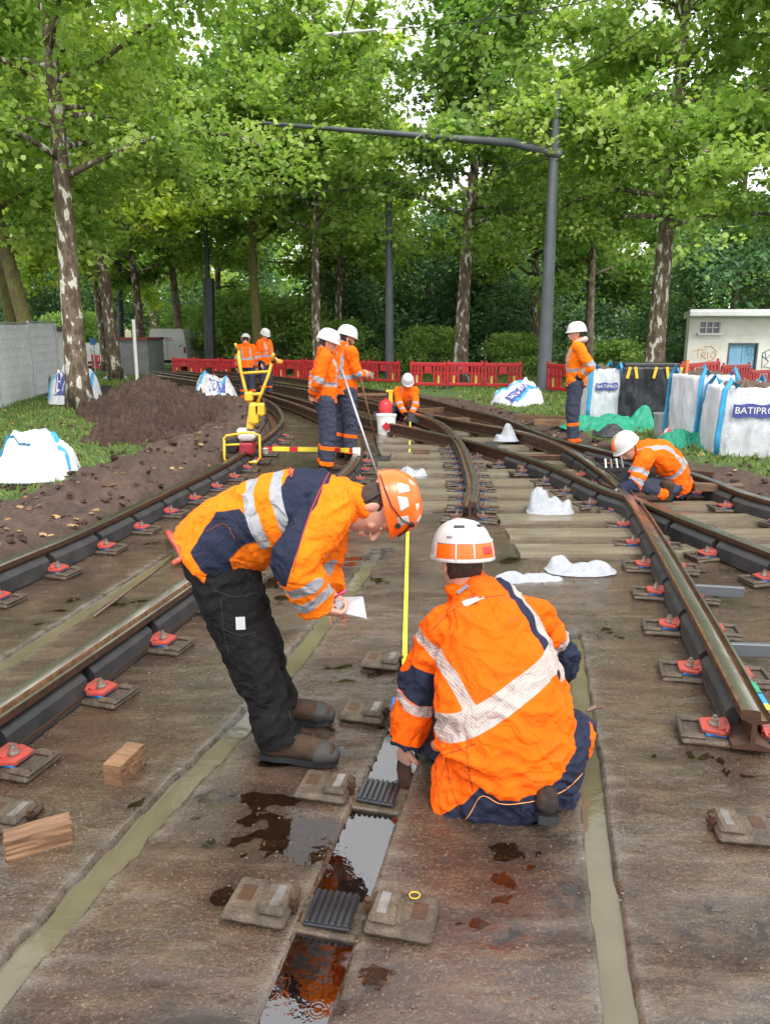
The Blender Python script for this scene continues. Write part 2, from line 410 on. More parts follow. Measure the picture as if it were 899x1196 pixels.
# ================================================================ concrete slab: one height sheet with real channels, slot and dips
def slabz(X, Y):
    z = fnoise2(X, Y, 2.2, 3, 3)*.011+fnoise2(X, Y, 9, 6, 4)*.006+fnoise2(X, Y, 24, 5, 3)*.004+fnoise2(X*.4, Y*1.6, 9, 9, 2)*.004
    fade = 1-sstep(Y, 9, 12)
    edge = np.zeros_like(X)
    jag = fnoise2(X, Y, 14, 21, 4)*.075
    def chan(xc, w, depth, m, jl=1):
        nonlocal z, edge
        d = np.abs(X-xc)-w/2+jag*jl*.35
        k = (1-sstep(d, -.006, .012))*m
        z = z*(1-k*.8)-depth*k
        rim = np.exp(-(np.maximum(d, 0)/.045)**2)*(1-k)*m
        edge = np.maximum(edge, rim)
    # channel left of the middle: clean right side, ragged left
    chan(np.interp(Y, [1.0, 1.67, 2.0, 2.51, 3.09, 4.36, 5.75], [-1.20, -1.03, -.95, -.81, -.62, -.345, -.06]), .098, .06, 1-sstep(Y, 5.4, 5.9))
    chan(np.interp(Y, [.9, 1.57, 2.18, 3.02, 4.5], [.49, .605, .715, .885, 1.17]), .072, .06, 1-sstep(Y, 4.0, 4.2), .4)
    chan(np.interp(Y, [.9, 3.2, 5, 7, 10], [-2.8, -2.1, -1.78, -1.42, -1.0]), .1, .035, 1-sstep(Y, 7, 8))
    cl = np.interp(Y, [.9, 1.57, 2.02, 2.81, 3.3], [-.42, -.235, -.135, .055, .17])
    slot = (1-sstep(Y, 3.25, 3.4))
    chan(cl, .165, .055, slot, .25)
    # shelf across the slot where the pads sit
    # broad shallow worn hollow beside the slot
    z -= .008*np.exp(-(((X+.27)/.12)**2+((Y-2.28)/.13)**2))+.008*np.exp(-(((X+.5)/.05)**2+((Y-2.0)/.05)**2))+.006*np.exp(-(((X+.45)/.2)**2+((Y-2.5)/.06)**2))
    z -= .003*np.exp(-(((X-.42)/.2)**2+((Y-2.12)/.16)**2))+.005*np.exp(-(((X-.33)/.12)**2+((Y-1.85)/.12)**2))
    z = z*(.3+.7*fade)
    return z, edge
ys = [.75]
while ys[-1] < 23: ys.append(ys[-1]+max(.011, .0062*ys[-1]))
ys = np.array(ys); NC = 460
xl = xat('L1', ys)-.22; xr = np.where(ys < 5.5, np.interp(ys, [.7, 5.5], [3.4, 4.6]), xat('E', ys)+.35)
xr = np.maximum(xr, xl+.5)
tt = np.linspace(0, 1, NC)
X = xl[:,None]+(xr-xl)[:,None]*tt[None]; Y = np.repeat(ys[:,None], NC, 1)
Z, ED = slabz(X, Y)
def grid_obj(name, X, Y, Z, mat, smooth=True, parent=None):
    r, c = X.shape; idx = np.arange(r*c).reshape(r, c)
    f = np.stack([idx[:-1,:-1], idx[:-1,1:], idx[1:,1:], idx[1:,:-1]], -1).reshape(-1, 4)
    me = bpy.data.meshes.new(name)
    me.vertices.add(r*c); me.vertices.foreach_set('co', np.stack([X, Y, Z], -1).ravel())
    me.loops.add(f.size); me.loops.foreach_set('vertex_index', f.ravel())
    me.polygons.add(len(f)); me.polygons.foreach_set('loop_start', np.arange(0, f.size, 4)); me.polygons.foreach_set('loop_total', np.full(len(f), 4))
    me.materials.append(mat); me.update(calc_edges=True); me.polygons.foreach_set('use_smooth', [smooth]*len(f))
    o = bpy.data.objects.new(name, me); COL.objects.link(o)
    if parent: o.parent = parent
    return o
slab = grid_obj('track_slab', X, Y, Z, M['slab']); tag(slab, kind='structure'); attr_set(slab, 'edge', ED.ravel()); attr_set(slab, 'wetness', (1-sstep(Z, -.0045, .0015)).ravel())
def strip(name, cpts, w, z, mat):
    cpts = np.array(cpts); y = np.linspace(cpts[0,0], cpts[-1,0], 60); x = np.interp(y, cpts[:,0], cpts[:,1])
    Xs = x[:,None]+np.array([-w/2, -w/6, w/6, w/2])[None]; Ys = np.repeat(y[:,None], 4, 1)
    o = grid_obj(name, Xs, Ys, np.full_like(Xs, z), mat); tag(o, kind='structure'); return o
strip('water_channel', [(.8, -1.25), (1.67, -1.03), (2.0, -.95), (2.51, -.81), (3.09, -.62), (4.36, -.345), (5.6, -.09)], .17, -.022, M['silt'])
strip('water_channel', [(.8, .475), (1.57, .605), (2.18, .715), (3.02, .885), (4.05, 1.08)], .15, -.021, M['silt'])
strip('water_channel', [(.9, -2.8), (3.2, -2.1), (5, -1.78), (7, -1.42)], .16, -.02, M['silt'])
strip('water_slot', [(.8, -.45), (1.57, -.235), (2.02, -.135), (2.81, .055), (3.3, .17)], .22, -.017, M['puddle'])
px_, py_ = np.meshgrid(np.linspace(-2.2, 3.2, 300), np.linspace(.8, 11, 420))
pud = grid_obj('puddle_water', px_, py_, np.full_like(px_, -.0036), M['film']); tag(pud, kind='structure')
# keep the puddle sheet out of the silty channels and inside the slab: drop faces over them
bm = bmesh.new(); bm.from_mesh(pud.data)
def inchan(x, y):
    if x < xat('L1', y)+.1 or x > (xat('E', y)-.1 if y > 5.5 else 9): return True
    for a, w_ in ((np.interp(y, [.8, 1.67, 2.0, 2.51, 3.09, 4.36, 5.75], [-1.25, -1.03, -.95, -.81, -.62, -.345, -.06]), .085), (np.interp(y, [.8, 1.57, 2.18, 3.02, 4.5], [.475, .605, .715, .885, 1.17]), .07), (np.interp(y, [.8, 1.57, 2.02, 2.81, 3.4], [-.45, -.235, -.135, .055, .17]), .095), (np.interp(y, [.9, 3.2, 5, 7], [-2.8, -2.1, -1.78, -1.42]), .08)):
        if abs(x-a) < w_ and y < 5.9: return True
    return False
bmesh.ops.delete(bm, geom=[f for f in bm.faces if inchan(*f.calc_center_median()[:2])], context='FACES')
bm.to_mesh(pud.data); bm.free()

# ================================================================ terrain sheet to the horizon
def sig(x, a, b): return sstep(x, a, b)
def terrz(X, Y):
    L = xat('L1', np.clip(Y, .9, 30)); Rr = np.where(Y < 5.5, np.interp(Y, [.7, 5.5], [3.4, 4.6]), xat('E', np.clip(Y, 5.5, 40)))
    dl = L-X; dr = X-Rr
    near = 1-sstep(Y, 20, 26)
    z = np.full_like(X, -.12)*near+(1-near)*-.06
    left = sstep(dl, .12, .38); right = sstep(dr, .15, 1.1)
    n1 = fnoise2(X, Y, .9, 31, 4); n2 = fnoise2(X, Y, 6, 37, 4)
    n3 = fnoise2(X, Y, 16, 39, 2); z = z+left*(.23+.14*n1+(.2*n2+.1*n3)*(1-.6*sstep(dl, 1.6, 2.2)))*near+right*(.25+.12*n1+.12*n2+.03*n3)*near
    # second hump of dug soil along the left rail
    z += near*.16*np.exp(-((dl-1.0)/.38)**2)*sstep(Y, 5, 8)*(.5+n2+n1)
    far = sstep(Y, 24, 46); z -= far*.25
    z -= sstep(Y, 20, 30)*sstep(X, 6, 10)*.8
    z += (1-near)*.03*n1
    return z
def axis(lo, hi, fine_lo, fine_hi, step, grow=1.18):
    a = list(np.arange(fine_lo, fine_hi, step)); s = step; x = fine_lo; left = []
    while x > lo: s *= grow; x -= s; left.append(x)
    s = step; x = a[-1]; right = []
    while x < hi: s *= grow; x += s; right.append(x)
    return np.array(left[::-1]+a+right)
ax = axis(-400, 400, -9, 8, .055); ay = axis(-60, 700, 3.2, 24, .075)
X, Y = np.meshgrid(ax, ay); Z = terrz(X, Y)
ter = grid_obj('ground', X, Y, Z, M['earth']); tag(ter, kind='structure')
def grassf(X, Y):
    L = xat('L1', np.clip(Y, .9, 30)); Rr = np.where(Y < 5.5, 4.6, xat('E', np.clip(Y, 5.5, 40)))
    dl = L-X; dr = X-Rr; n = fnoise2(X, Y, .7, 51, 4)*.6
    g = np.maximum(sstep(dl+n*.8, 1.3, 1.6)*(Y < 19), sstep(dr+n*.8, .75, 1.3))
    g = np.maximum(g, sstep(Y, 24, 26)*(.42+.5*(fnoise2(X, Y, .3, 77, 3)+.5)))
    bare = np.exp(-(((X+4.0)/1.0)**2+((Y-14)/2.6)**2))
    return np.clip(g-bare*1.3, 0, 1)
attr_set(ter, 'grass', grassf(X, Y).ravel())

# dug soil heaps
def heap(name, cx, cy, rx, ry, h, seed, label, rot=0):
    n = 220; a = np.linspace(-1.25, 1.25, n); u, v = np.meshgrid(a, a)
    Xh = cx+(u*rx*math.cos(rot)-v*ry*math.sin(rot)); Yh = cy+(u*rx*math.sin(rot)+v*ry*math.cos(rot))
    d = np.sqrt(u*u+v*v)
    n1 = fnoise2(Xh, Yh, 1.6/max(rx, .6), seed, 4); n2 = fnoise2(Xh, Yh, 9, seed+3, 4)
    prof = np.clip(1-d*(1+.5*n1), 0, 1)**.8
    n3 = fnoise2(Xh, Yh, 22, seed+9, 3); rdg = .5-np.abs(fnoise2(Xh, Yh, 4, seed+5, 3))*3
    Zh = h*prof*(1+.55*n1)+(.42*n2+.16*n3+.13*rdg)*sstep(prof, 0, .2)
    Zh = np.where(d > 1.1, -.25, Zh-.14*(1-sstep(prof, 0, .08)))+terrz(Xh, Yh)
    o = grid_obj(name, Xh, Yh, Zh, M['soil']); tag(o, label, 'soil heap'); at_origin(o); return o
ns = N('dug_soil'); a_ = ns.noise(3, 7, .72); b_ = ns.noise(24, 6, .7); c_ = ns.noise(80, 4, .7)
colr = ns.ramp(a_, [(.3, (.04, .023, .017)), (.55, (.085, .05, .037)), (.75, (.14, .088, .065))])
colr = ns.mix(ns.mr(b_, .52, .7, 0, .6), colr, (.2, .135, .1))
M['soil'] = ns.set(colr, .8, 0, ns.bump(ns.math('ADD', b_, ns.math('MULTIPLY', c_, .5)), 1.0, .05), .3)
heap('soil_heap', -4.45, 14.6, 1.35, 2.2, .7, 61, 'largest heap of dark brown dug soil, behind the yellow machine on the left', .5)
heap('soil_heap', -3.75, 11.6, .85, 1.0, .3, 71, 'low spread heap of brown soil in front of the largest heap', .2)
heap('soil_heap', -5.5, 17.6, 1.0, 1.0, .5, 83, 'small soil heap right beside the near mottled tree trunk', 0)

# ================================================================ sleepers in the switch area
sg = 'concrete sleepers across the switch area'
slp = []
for i, y in enumerate([5.75, 6.25, 6.8, 7.35, 7.95, 8.55, 9.2, 9.85, 10.55, 11.3, 12.1, 13.0]):
    g = Geo(); x0 = max(1.05 if y < 7 else -.1, xat('L1', y)+1.7) if y < 12 else xat('L1', y)+1.7
    x1 = min(4.6, float(xat('E', y))+.2); n = 24
    wd = .30
    vs = []; 
    for k in range(n+1):
        x = x0+(x1-x0)*k/n; jz = .028+random.uniform(-.002, .002)
        vs += [(x, y-wd/2+random.uniform(-.004, .004), -.03), (x, y-wd/2+.008, jz), (x, y+wd/2-.008, jz), (x, y+wd/2, -.03)]
    fs = []
    for k in range(n):
        for q in range(3): fs.append((k*4+q, k*4+4+q, k*4+5+q, k*4+1+q))
    fs += [(0, 1, 2, 3), (n*4+3, n*4+2, n*4+1, n*4)]
    g.add(vs, fs)
    o = build('sleeper', g, M['sleeper']); at_origin(o)
    tag(o, 'wet concrete sleeper under the switch rails, %s from the camera' % ORD[i], 'sleeper', sg)

# ================================================================ rails
GROOVE = [(-.075,0),(.075,0),(.075,.012),(.01,.03),(.01,.105),(.052,.112),(.062,.118),(.064,.15),(.05,.152),(.044,.124),(.022,.122),(.014,.156),(.006,.16),(-.046,.16),(-.055,.152),(-.056,.122),(-.01,.105),(-.01,.03),(-.075,.012)]
VIGN = [(-.07,0),(.07,0),(.07,.012),(.009,.03),(.009,.112),(.034,.122),(.036,.15),(.028,.159),(-.028,.159),(-.036,.15),(-.034,.122),(-.009,.112),(-.009,.03),(-.07,.012)]
def sweep(path, prof, z0=.0, mats=None, topz=None):
    """mats[i] = material index for the face between profile point i and i+1"""
    g = Geo(); n = len(path); m = len(prof); vs = []
    for i in range(n):
        t = path[min(i+1, n-1)]-path[max(i-1, 0)]; t = t/np.linalg.norm(t); nr = np.array([t[1], -t[0]])
        for a, b in prof: vs.append((path[i][0]+nr[0]*a, path[i][1]+nr[1]*a, z0+b*1.12))
    for i in range(n-1):
        for k in range(m):
            j = (k+1) % m; g.f.append((i*m+k, i*m+j, (i+1)*m+j, (i+1)*m+k)); g.mi.append(mats[k] if mats else 0)
    g.v = vs; g.f += [tuple(range(m-1, -1, -1)), tuple(range((n-1)*m, n*m))]; g.mi += [0, 0]; return g
def clip_range(path, y0, y1): return path[(path[:,1] >= y0) & (path[:,1] <= y1)]
def mir(prof): return [(-a, b) for a, b in prof[::-1]]
gm = [1 if (i in (7, 8, 11, 12)) else 2 if i in (9, 10, 13) else 0 for i in range(len(GROOVE))]
vm = [1 if i in (6, 7, 8) else 0 for i in range(len(VIGN))]
RZ = .03
def arclen(p): return np.r_[0, np.cumsum(np.linalg.norm(np.diff(p, axis=0), axis=1))]
def frame_at(path, s):
    L = arclen(path); x = np.interp(s, L, path[:,0]); y = np.interp(s, L, path[:,1])
    x2 = np.interp(s+.05, L, path[:,0]); y2 = np.interp(s+.05, L, path[:,1]); x1 = np.interp(s-.05, L, path[:,0]); y1 = np.interp(s-.05, L, path[:,1])
    return Vector((x, y, 0)), math.atan2(y2-y1, x2-x1)
def make_rail(key, prof, pm_, y0, y1, label, sides, fill_to, pitch=.6, s0=.1, mirror=False):
    p = clip_range(RL[key], y0, y1)
    pr = prof; mm = pm_
    if mirror:
        pr = mir(prof); m = len(prof); mm = [pm_[(m-2-i) % m] for i in range(m)]
    root = empty('rail', (float(p[0][0]), float(p[0][1]), 0), 0, label, 'rail')
    g = sweep(p, pr, RZ, mm); o = build('rail_bar', g, [M['rust'], M['railtop'], M['rusttop']], root, autosm=35)
    L = arclen(p); s = s0
    while s < L[-1]-.3:
        if np.interp(s, L, p[:,1]) > fill_to: break
        a, b = s+.03, s+pitch-.03
        q = np.stack([np.interp(np.linspace(a, b, 6), L, p[:,k]) for k in (0, 1)], 1)
        for sd in sides:
            f = [(.016*sd, .012), (.07*sd, -.02), (.074*sd, -.014), (.07*sd, .07), (.055*sd, .086), (.03*sd, .1), (.016*sd, .102)]
            if sd < 0: f = f[::-1]
            build('rubber_filler', sweep(q, f, RZ), M['rubgrey'], root, autosm=25)
        s += pitch
    return root, p, s0
rails = {}
rails['L1'] = make_rail('L1', VIGN, vm, .9, 30, 'long black rail with a bright top along the dug soil, curving left', (1,), 12)
rails['L2'] = make_rail('L2', GROOVE, gm, 1.2, 27, 'rusty brown grooved rail passing behind the bending worker', (1,), 10, s0=.29)
rails['C'] = make_rail('C', GROOVE, gm, 6.6, 30, 'curved double edged rail starting behind the crouching worker, bending left', (-1, 1), 11, mirror=True)
rails['R'] = make_rail('R', GROOVE, gm, 2.72, 31, 'long grooved rail ending in a cut end at the right edge of the photo', (-1, 1), 9.5, s0=.14, mirror=False)
rails['D'] = make_rail('D', VIGN, vm, 3.0, 30, 'rail forking off to the right from the crossing, with black rubber blocks', (-1, 1), 9.5, s0=.2)
rails['E'] = make_rail('E', VIGN, vm, 4.6, 32, 'outermost right rail passing behind the kneeling worker with gloves', (-1,), 10, s0=.1)

# ---------------------------------------------------------------- rail clips
def clip_proto(red=True):
    root = empty('rail_clip', (0,0,0))
    g = Geo(); g.box((0, .03, .012), (.2, .2, .03), bev=.012)
    g.box((-.075, .085, .034), (.035, .10, .016), bev=.006); g.box((.075, .085, .034), (.035, .10, .016), bev=.006); g.box((0, .125, .034), (.15, .022, .016), bev=.006)
    build('concrete_block', g, M['concrete'], root, world=False)
    g = Geo(); g.box((0, -.012, .034), (.115, .085, .012), bev=.003)
    build('pad', g, M['bluepad'], root, world=False)
    g = Geo()
    g.prism([(-.075, -.035), (-.045, -.07), (.045, -.07), (.075, -.035), (.05, .045), (-.05, .045)], .043, .055)
    g.box((0, -.045, .062), (.085, .05, .012), rot=Matrix.Rotation(RAD(-14), 4, 'X'), bev=.003)
    g.tube([(-.06, -.05, .055), (-.035, -.06, .072), (.035, -.06, .072), (.06, -.05, .055)], .008, 6)
    build('clip_plate', g, M['redclip'] if red else M['brownclip'], root, world=False)
    g = Geo(); g.cyl((0, -.012, .061), .024, .008, 14); g.cyl((0, -.012, .076), .0165, .022, 6); g.cyl((0, -.012, .093), .009, .014, 10)
    build('bolt', g, M['steel'], root, autosm=30, world=False)
    return root
CP0 = clip_proto(True); CP1 = clip_proto(False)
first = {0: True, 1: True}
GRP = 'clips holding the rails down'
SIDEN = {1: 'right', -1: 'left'}
RD = {'L1': 'black rail along the dug soil', 'L2': 'brown rail behind the bending worker', 'C': 'curved double rail', 'R': 'long grooved right rail', 'D': 'rail forking right', 'E': 'outermost right rail'}
def clips(key, sd, y1, red=True, pitch=.6, off=.128, skip=()):
    _, p, s0 = rails[key]; L = arclen(p); s = s0; i = 0
    while s < L[-1]-.2:
        pos, a = frame_at(p, s)
        s += pitch
        if pos.y > y1: break
        if pos.y < 1.3 or any(lo < pos.y < hi for lo, hi in skip): continue
        k = 0 if red else 1; src = (CP0, CP1)[k]
        if first[k]: r = src; first[k] = False
        else: r = copy_tree(src)
        nrm = Vector((math.sin(a), -math.cos(a), 0))*sd
        r.location = pos+nrm*(off+random.uniform(-.006, .006))+Vector((0, 0, .002))
        r.rotation_euler = (random.uniform(-.03, .03), random.uniform(-.03, .03), (a if sd < 0 else a+math.pi)+random.uniform(-.08, .08))
        tag(r, '%s clip %s of the %s, %s' % ('red' if red else 'rusty', SIDEN[sd], RD[key], ORD[min(i, 21)]+' nearest' if i else 'nearest'), 'rail clip', GRP); i += 1
clips('L1', 1, 12.5); clips('L2', 1, 11); clips('R', -1, 9.2); clips('R', 1, 8.4, skip=((6.3, 7.2),))
clips('C', -1, 12.5, False, .42); clips('C', 1, 12.5, False, .42); clips('D', 1, 5.7); clips('D', -1, 6.1); clips('D', -1, 10.5, False, skip=((0, 6.9),)); clips('E', -1, 12)
clips('E', 1, 6.5)

# ---------------------------------------------------------------- blocks, pads beside the open slot
def block(px, rz, label, slotside=1):
    r = empty('anchor_block', G(*px)+Vector((0, 0, .004)), rz, label, 'anchor block', 'concrete anchor blocks beside the open slot')
    g = Geo(); g.box((0, 0, .014), (.2, .17, .034), bev=.014)
    s = slotside
    g.box((.05*s, 0, .036), (.085, .13, .03), bev=.014); g.box((.012*s, 0, .030), (.03, .10, .022), bev=.01)
    build('block_body', g, M['concrete'], r, autosm=40, world=False)
    g = Geo(); g.box((-.05*s, .012, .0315), (.045, .065, .003), bev=.001); build('recess', g, M['rust'], r, world=False)
    g = Geo(); g.box((.056*s, 0, .0515), (.03, .085, .002), bev=.001); build('wet_trough', g, M['recessw'], r, world=False)
    g = Geo(); g.cyl((.105*s, .0, .03), .011, .05, 8); g.cyl((.105*s, .0, .035), .017, .012, 6)
    build('bolt', g, M['rust'], r, world=False, autosm=30)
SR = RAD(-13); M['recessw'] = pm('wet_grey_trough', (.16, .15, .14), (.07, .06, .05), 12, .08, .2, 0, .3, 30, .003)
block((306, 1060), SR, 'concrete anchor block left of the nearest black pad', 1)
block((470, 1076), SR, 'concrete anchor block with a yellow ring mark right of the nearest black pad', -1)
block((380, 924), SR, 'concrete anchor block beside the toe of the bending worker', 1)
block((866, 972), RAD(-8), 'concrete anchor block in the bottom right below the cut rail end', -1)
block((425, 836), SR, 'concrete anchor block by the end of the yellow tape', 1)
block((446, 776), SR, 'concrete anchor block left of the crouching worker, behind the tape end', 1)
block((8, 958), SR, 'concrete anchor block at the left edge behind the split timber', 1)
g = Geo(); P_ = G(484, 1059)+Vector((0, 0, .041)); g.tube([P_+Vector((.016*math.cos(a), .014*math.sin(a), 0)) for a in np.linspace(0, 6.28, 24)], .0016, 6)
tag(build('marking_ring', g, M['yellow']), 'thin yellow ring lying on the anchor block right of the pad', 'ring')
def pad(px, rz, label, tilt=(0, 0), z=.0):
    r = empty('rubber_pad', G(*px)+Vector((0, 0, .0)), rz, label, 'rubber pad', 'ribbed black pads in the open slot')
    r.rotation_euler = (tilt[0], tilt[1], rz)
    g = Geo(); g.box((0, 0, .008+z), (.142, .135, .012), bev=.003)
    for k in range(7): g.box((-.06+k*.02, 0, .018+z), (.013, .131, .01), bev=.002)
    build('ribbed_plate', g, M['rubber'], r, world=False)
pad((388, 1066), SR, 'nearest ribbed black rubber pad lying in the wet slot', (RAD(2), RAD(-2)), .0)
pad((442, 928), SR, 'second ribbed black rubber pad in front of the crouching worker', (0, RAD(2)), .0)
# concrete cross shelves carrying the pads
for px in ((388, 1068), (442, 930)):
    p = G(*px); g = Geo(); g.box((p.x, p.y, -.016), (.25, .15, .022), rz=SR, bev=.006)
    tag(at_origin(build('pad_plinth', g, M['concrete'])), 'low concrete plinth crossing the slot under the %s black pad' % ('nearest' if px[0] < 400 else 'second'), 'plinth')
# steel tie bars in the fork on the right
for (a, b, lab) in (((800, 688), (868, 692), 'farther grey steel tie bar between the forking rails'), ((850, 758), (905, 760), 'nearer grey steel tie bar between the forking rails')):
    p, q = G(*a, .08), G(*b, .08); g = Geo(); d = q-p; g.box((p+q)/2, (d.length, .03, .07), rz=math.atan2(d.y, d.x), bev=.004)
    tag(at_origin(build('tie_bar', g, M['grey'])), lab, 'tie bar')
# frog plate at the crossing and painted marks
g = Geo(); q = G(729, 590); g.prism([(q.x-.17, q.y+.35), (q.x-.05, q.y-.35), (q.x+.12, q.y-.3), (q.x+.13, q.y+.3)], .03, .163)
tag(at_origin(build('crossing_block', g, [M['rust']])), 'rusty steel crossing block where the two right rails meet', 'rail crossing')
# blue and green paint marks belong to the long grooved rail
_, pR, _ = rails['R']
for nm, s, c in (('blue_paint_mark', .13, (.01, .25, .6)), ('green_paint_mark', .24, (.02, .25, .13)), ('yellow_paint_mark', .06, (.6, .6, .05))):
    pos, a = frame_at(pR, s); g = Geo(); n_ = Vector((math.sin(a), -math.cos(a), 0)); c0 = pos+n_*.057
    g.box((c0.x, c0.y, RZ+.1715), (.09 if 'blue' in nm else .05 if 'y' == nm[0] else .1, .02, .003), rz=a)
    c1 = pos+n_*.066; g.box((c1.x, c1.y, RZ+.152), (.09 if 'blue' in nm else .05 if 'y' == nm[0] else .1, .003, .03), rz=a)
    build(nm, g, pm(nm, c, None, 20, .5), rails['R'][0])

# ================================================================ trees
def leaf_mesh(cent, nrm_up, size, name, mat, seed, lobed=True, rnd=None, parent=None, offset=None):
    rs = np.random.RandomState(seed); n = len(cent)
    # orthonormal frames
    nr = rs.normal(0, .55, (n, 3))+np.array([0, 0, 1.0])*nrm_up; nr += rs.normal(0, .2, (n, 3)); nr /= np.linalg.norm(nr, axis=1)[:,None]
    az = rs.rand(n)*6.283; t = np.stack([np.cos(az), np.sin(az), rs.normal(-.5, .4, n)], 1)
    t -= nr*(t*nr).sum(1)[:,None]; t /= np.linalg.norm(t, axis=1)[:,None]; b = np.cross(nr, t)
    if lobed: shp = [(0, -.3, 0), (.36, -.24, -.05), (.33, .06, 0), (.46, .36, -.1), (.24, .42, -.03), (.02, .78, -.16), (-.2, .46, -.03), (-.48, .33, -.1), (-.3, .1, 0), (-.4, -.2, -.06)]
    else: shp = [(0, -.5, 0), (.3, 0, -.05), (0, .6, -.1), (-.3, 0, -.05)]
    k = len(shp); sz = size*rs.uniform(.6, 1.25, n)
    S = np.array(shp)
    V = cent[:,None,:]+sz[:,None,None]*(b[:,None,:]*S[None,:,0,None]+t[:,None,:]*S[None,:,1,None]+nr[:,None,:]*S[None,:,2,None])
    me = bpy.data.meshes.new(name); me.vertices.add(n*k); me.vertices.foreach_set('co', V.ravel())
    me.loops.add(n*k); me.loops.foreach_set('vertex_index', np.arange(n*k)); me.polygons.add(n)
    me.polygons.foreach_set('loop_start', np.arange(0, n*k, k)); me.polygons.foreach_set('loop_total', np.full(n, k))
    me.materials.append(mat); me.update(calc_edges=True)
    r = rnd if rnd is not None else rs.rand(n)
    at = me.attributes.new('rnd', 'FLOAT', 'POINT'); at.data.foreach_set('value', np.repeat(np.clip(r, 0, 1), k).astype(np.float32))
    return me
def gen_tree(seed, height, r0, base, crown_r, nlimb, leaf, per, lean=(0, 0), bend=.3, spread=.34, up=(15, 55), droop=.5):
    """returns trunk Geo and leaf centres + clump colour, local coordinates"""
    rs = np.random.RandomState(seed); g = Geo()
    pts = []; n = 16
    for i in range(n+1):
        k = i/n; pts.append(Vector((lean[0]*k+bend*.25*math.sin(k*5+seed), lean[1]*k+bend*.25*math.cos(k*4+seed*2), height*k-.1)))
    rad = [r0*(1.35 if i == 0 else 1.08 if i == 1 else 1)*(1-.78*(i/n)) for i in range(n+1)]
    g.tube(pts, rad, 14)
    C = []; K = []
    def tp(z):
        k = np.clip((z+.1)/height, 0, 1)*n; i = int(min(k, n-1)); return pts[i].lerp(pts[i+1], k-i), rad[i]*(1-(k-i))+rad[i+1]*(k-i)
    for li in range(nlimb):
        f = (li+rs.rand())/nlimb; z = base+(height-base)*f**1.1
        p, tr = tp(z); az = li*2.4+rs.normal(0, .4); el = RAD(rs.uniform(*up))*(.6+.6*f)
        Lm = crown_r*(1-.45*f)*rs.uniform(.75, 1.1)
        d = Vector((math.cos(az)*math.cos(el), math.sin(az)*math.cos(el), math.sin(el)))
        q = [p]; dd = d.copy(); m = 8
        for s in range(m):
            dd = (dd+Vector(rs.normal(0, .12, 3))+Vector((0, 0, -.05*droop))).normalized(); q.append(q[-1]+dd*(Lm/m))
        lr = [max(.012, tr*.42*(1-.85*s/m)) for s in range(m+1)]; g.tube(q, lr, 6)
        ntw = int(7+Lm*2.0)
        for ti in range(ntw):
            s = rs.uniform(.18, 1.0)*m; i = int(min(s, m-1)); b = q[i].lerp(q[i+1], s-i)
            td = (dd*.4+Vector(rs.normal(0, .75, 3))); td.z = td.z*.45-.12*droop; td.normalize(); tl = rs.uniform(.5, 1.25)*(.55+.12*Lm)
            e = b+td*tl; mid = b+td*tl*.55+Vector((0, 0, .05)); g.tube([b, mid, e], [.012, .008, .004], 4)
            nn = int(per*rs.uniform(.6, 1.4)); ww = rs.rand(nn)**.7
            c = np.array(b)[None]+(np.array(e-b))[None]*ww[:,None]*1.1+rs.normal(0, 1, (nn, 3))*np.array([spread, spread, spread*.55])*(.35+.65*ww[:,None])
            C.append(c); K.append(np.clip(np.full(nn, rs.rand()*.6)+rs.rand(nn)*.4, 0, 1))
    return g, np.concatenate(C), np.concatenate(K)
def make_tree(name, loc, label, cat, seed, height, r0, base, crown_r, nlimb, leaf, per, bark, leafm, group, lobed=True, upn=.8, **kw):
    root = empty(name, loc, 0, label, cat, group)
    g, c, k = gen_tree(seed, height, r0, base, crown_r, nlimb, leaf, per, **kw)
    build('trunk', g, bark, root, smooth=True, world=False)
    me = leaf_mesh(c, upn, leaf, 'crown', leafm, seed, lobed, k)
    o = bpy.data.objects.new('crown', me); COL.objects.link(o); o.parent = root
    return root
def tz(x, y): return float(terrz(np.array([[x]], float), np.array([[y]], float))[0, 0])
TG = 'plane trees around the tracks'
def pxy(u, Y):
    """ground x for a trunk seen at column u near the horizon, at distance Y"""
    return (u-449.5)/F*(Y/ (CP+.2386*SP))
# near trees
make_tree('plane_tree', (-6.6, 16.6, tz(-6.6, 16.6)), 'nearest plane tree on the left with mottled bark beside the white bag', 'tree', 11, 11.5, .245, 4.6, 5.2, 28, .13, 78, M['bark'], M['leafA'], TG, lean=(-.1, 0), bend=.2, droop=1.2)
make_tree('plane_tree', (pxy(768, 22), 22, tz(pxy(768, 22), 22)), 'large plane tree on the right behind the black wrapped crate', 'tree', 23, 12.5, .29, 4.4, 6.2, 32, .15, 82, M['bark'], M['leafA'], TG, lean=(.0, 0), bend=.2, droop=1.2)
make_tree('plane_tree', (pxy(540, 27), 27, tz(pxy(540, 27), 27)), 'slim forking plane tree behind the middle red barriers', 'tree', 35, 13, .27, 5.2, 5.5, 30, .2, 42, M['bark'], M['leafB'], TG, lean=(.5, .5), bend=.4, up=(25, 65))
make_tree('plane_tree', (pxy(371, 30), 30, tz(pxy(371, 30), 30)), 'pale barked plane tree behind the pair of workers by the tape', 'tree', 41, 13, .2, 5.2, 5.0, 28, .2, 40, M['bark'], M['leafA'], TG, lean=(.2, 0), bend=.4, up=(25, 65))
make_tree('plane_tree', (pxy(302, 33), 33, tz(pxy(302, 33), 33)), 'mossy trunked plane tree behind the two far workers on the left', 'tree', 47, 13, .24, 5.4, 5.2, 28, .22, 40, M['barkm'], M['leafB'], TG, lean=(0, 0), bend=.5, up=(25, 65))
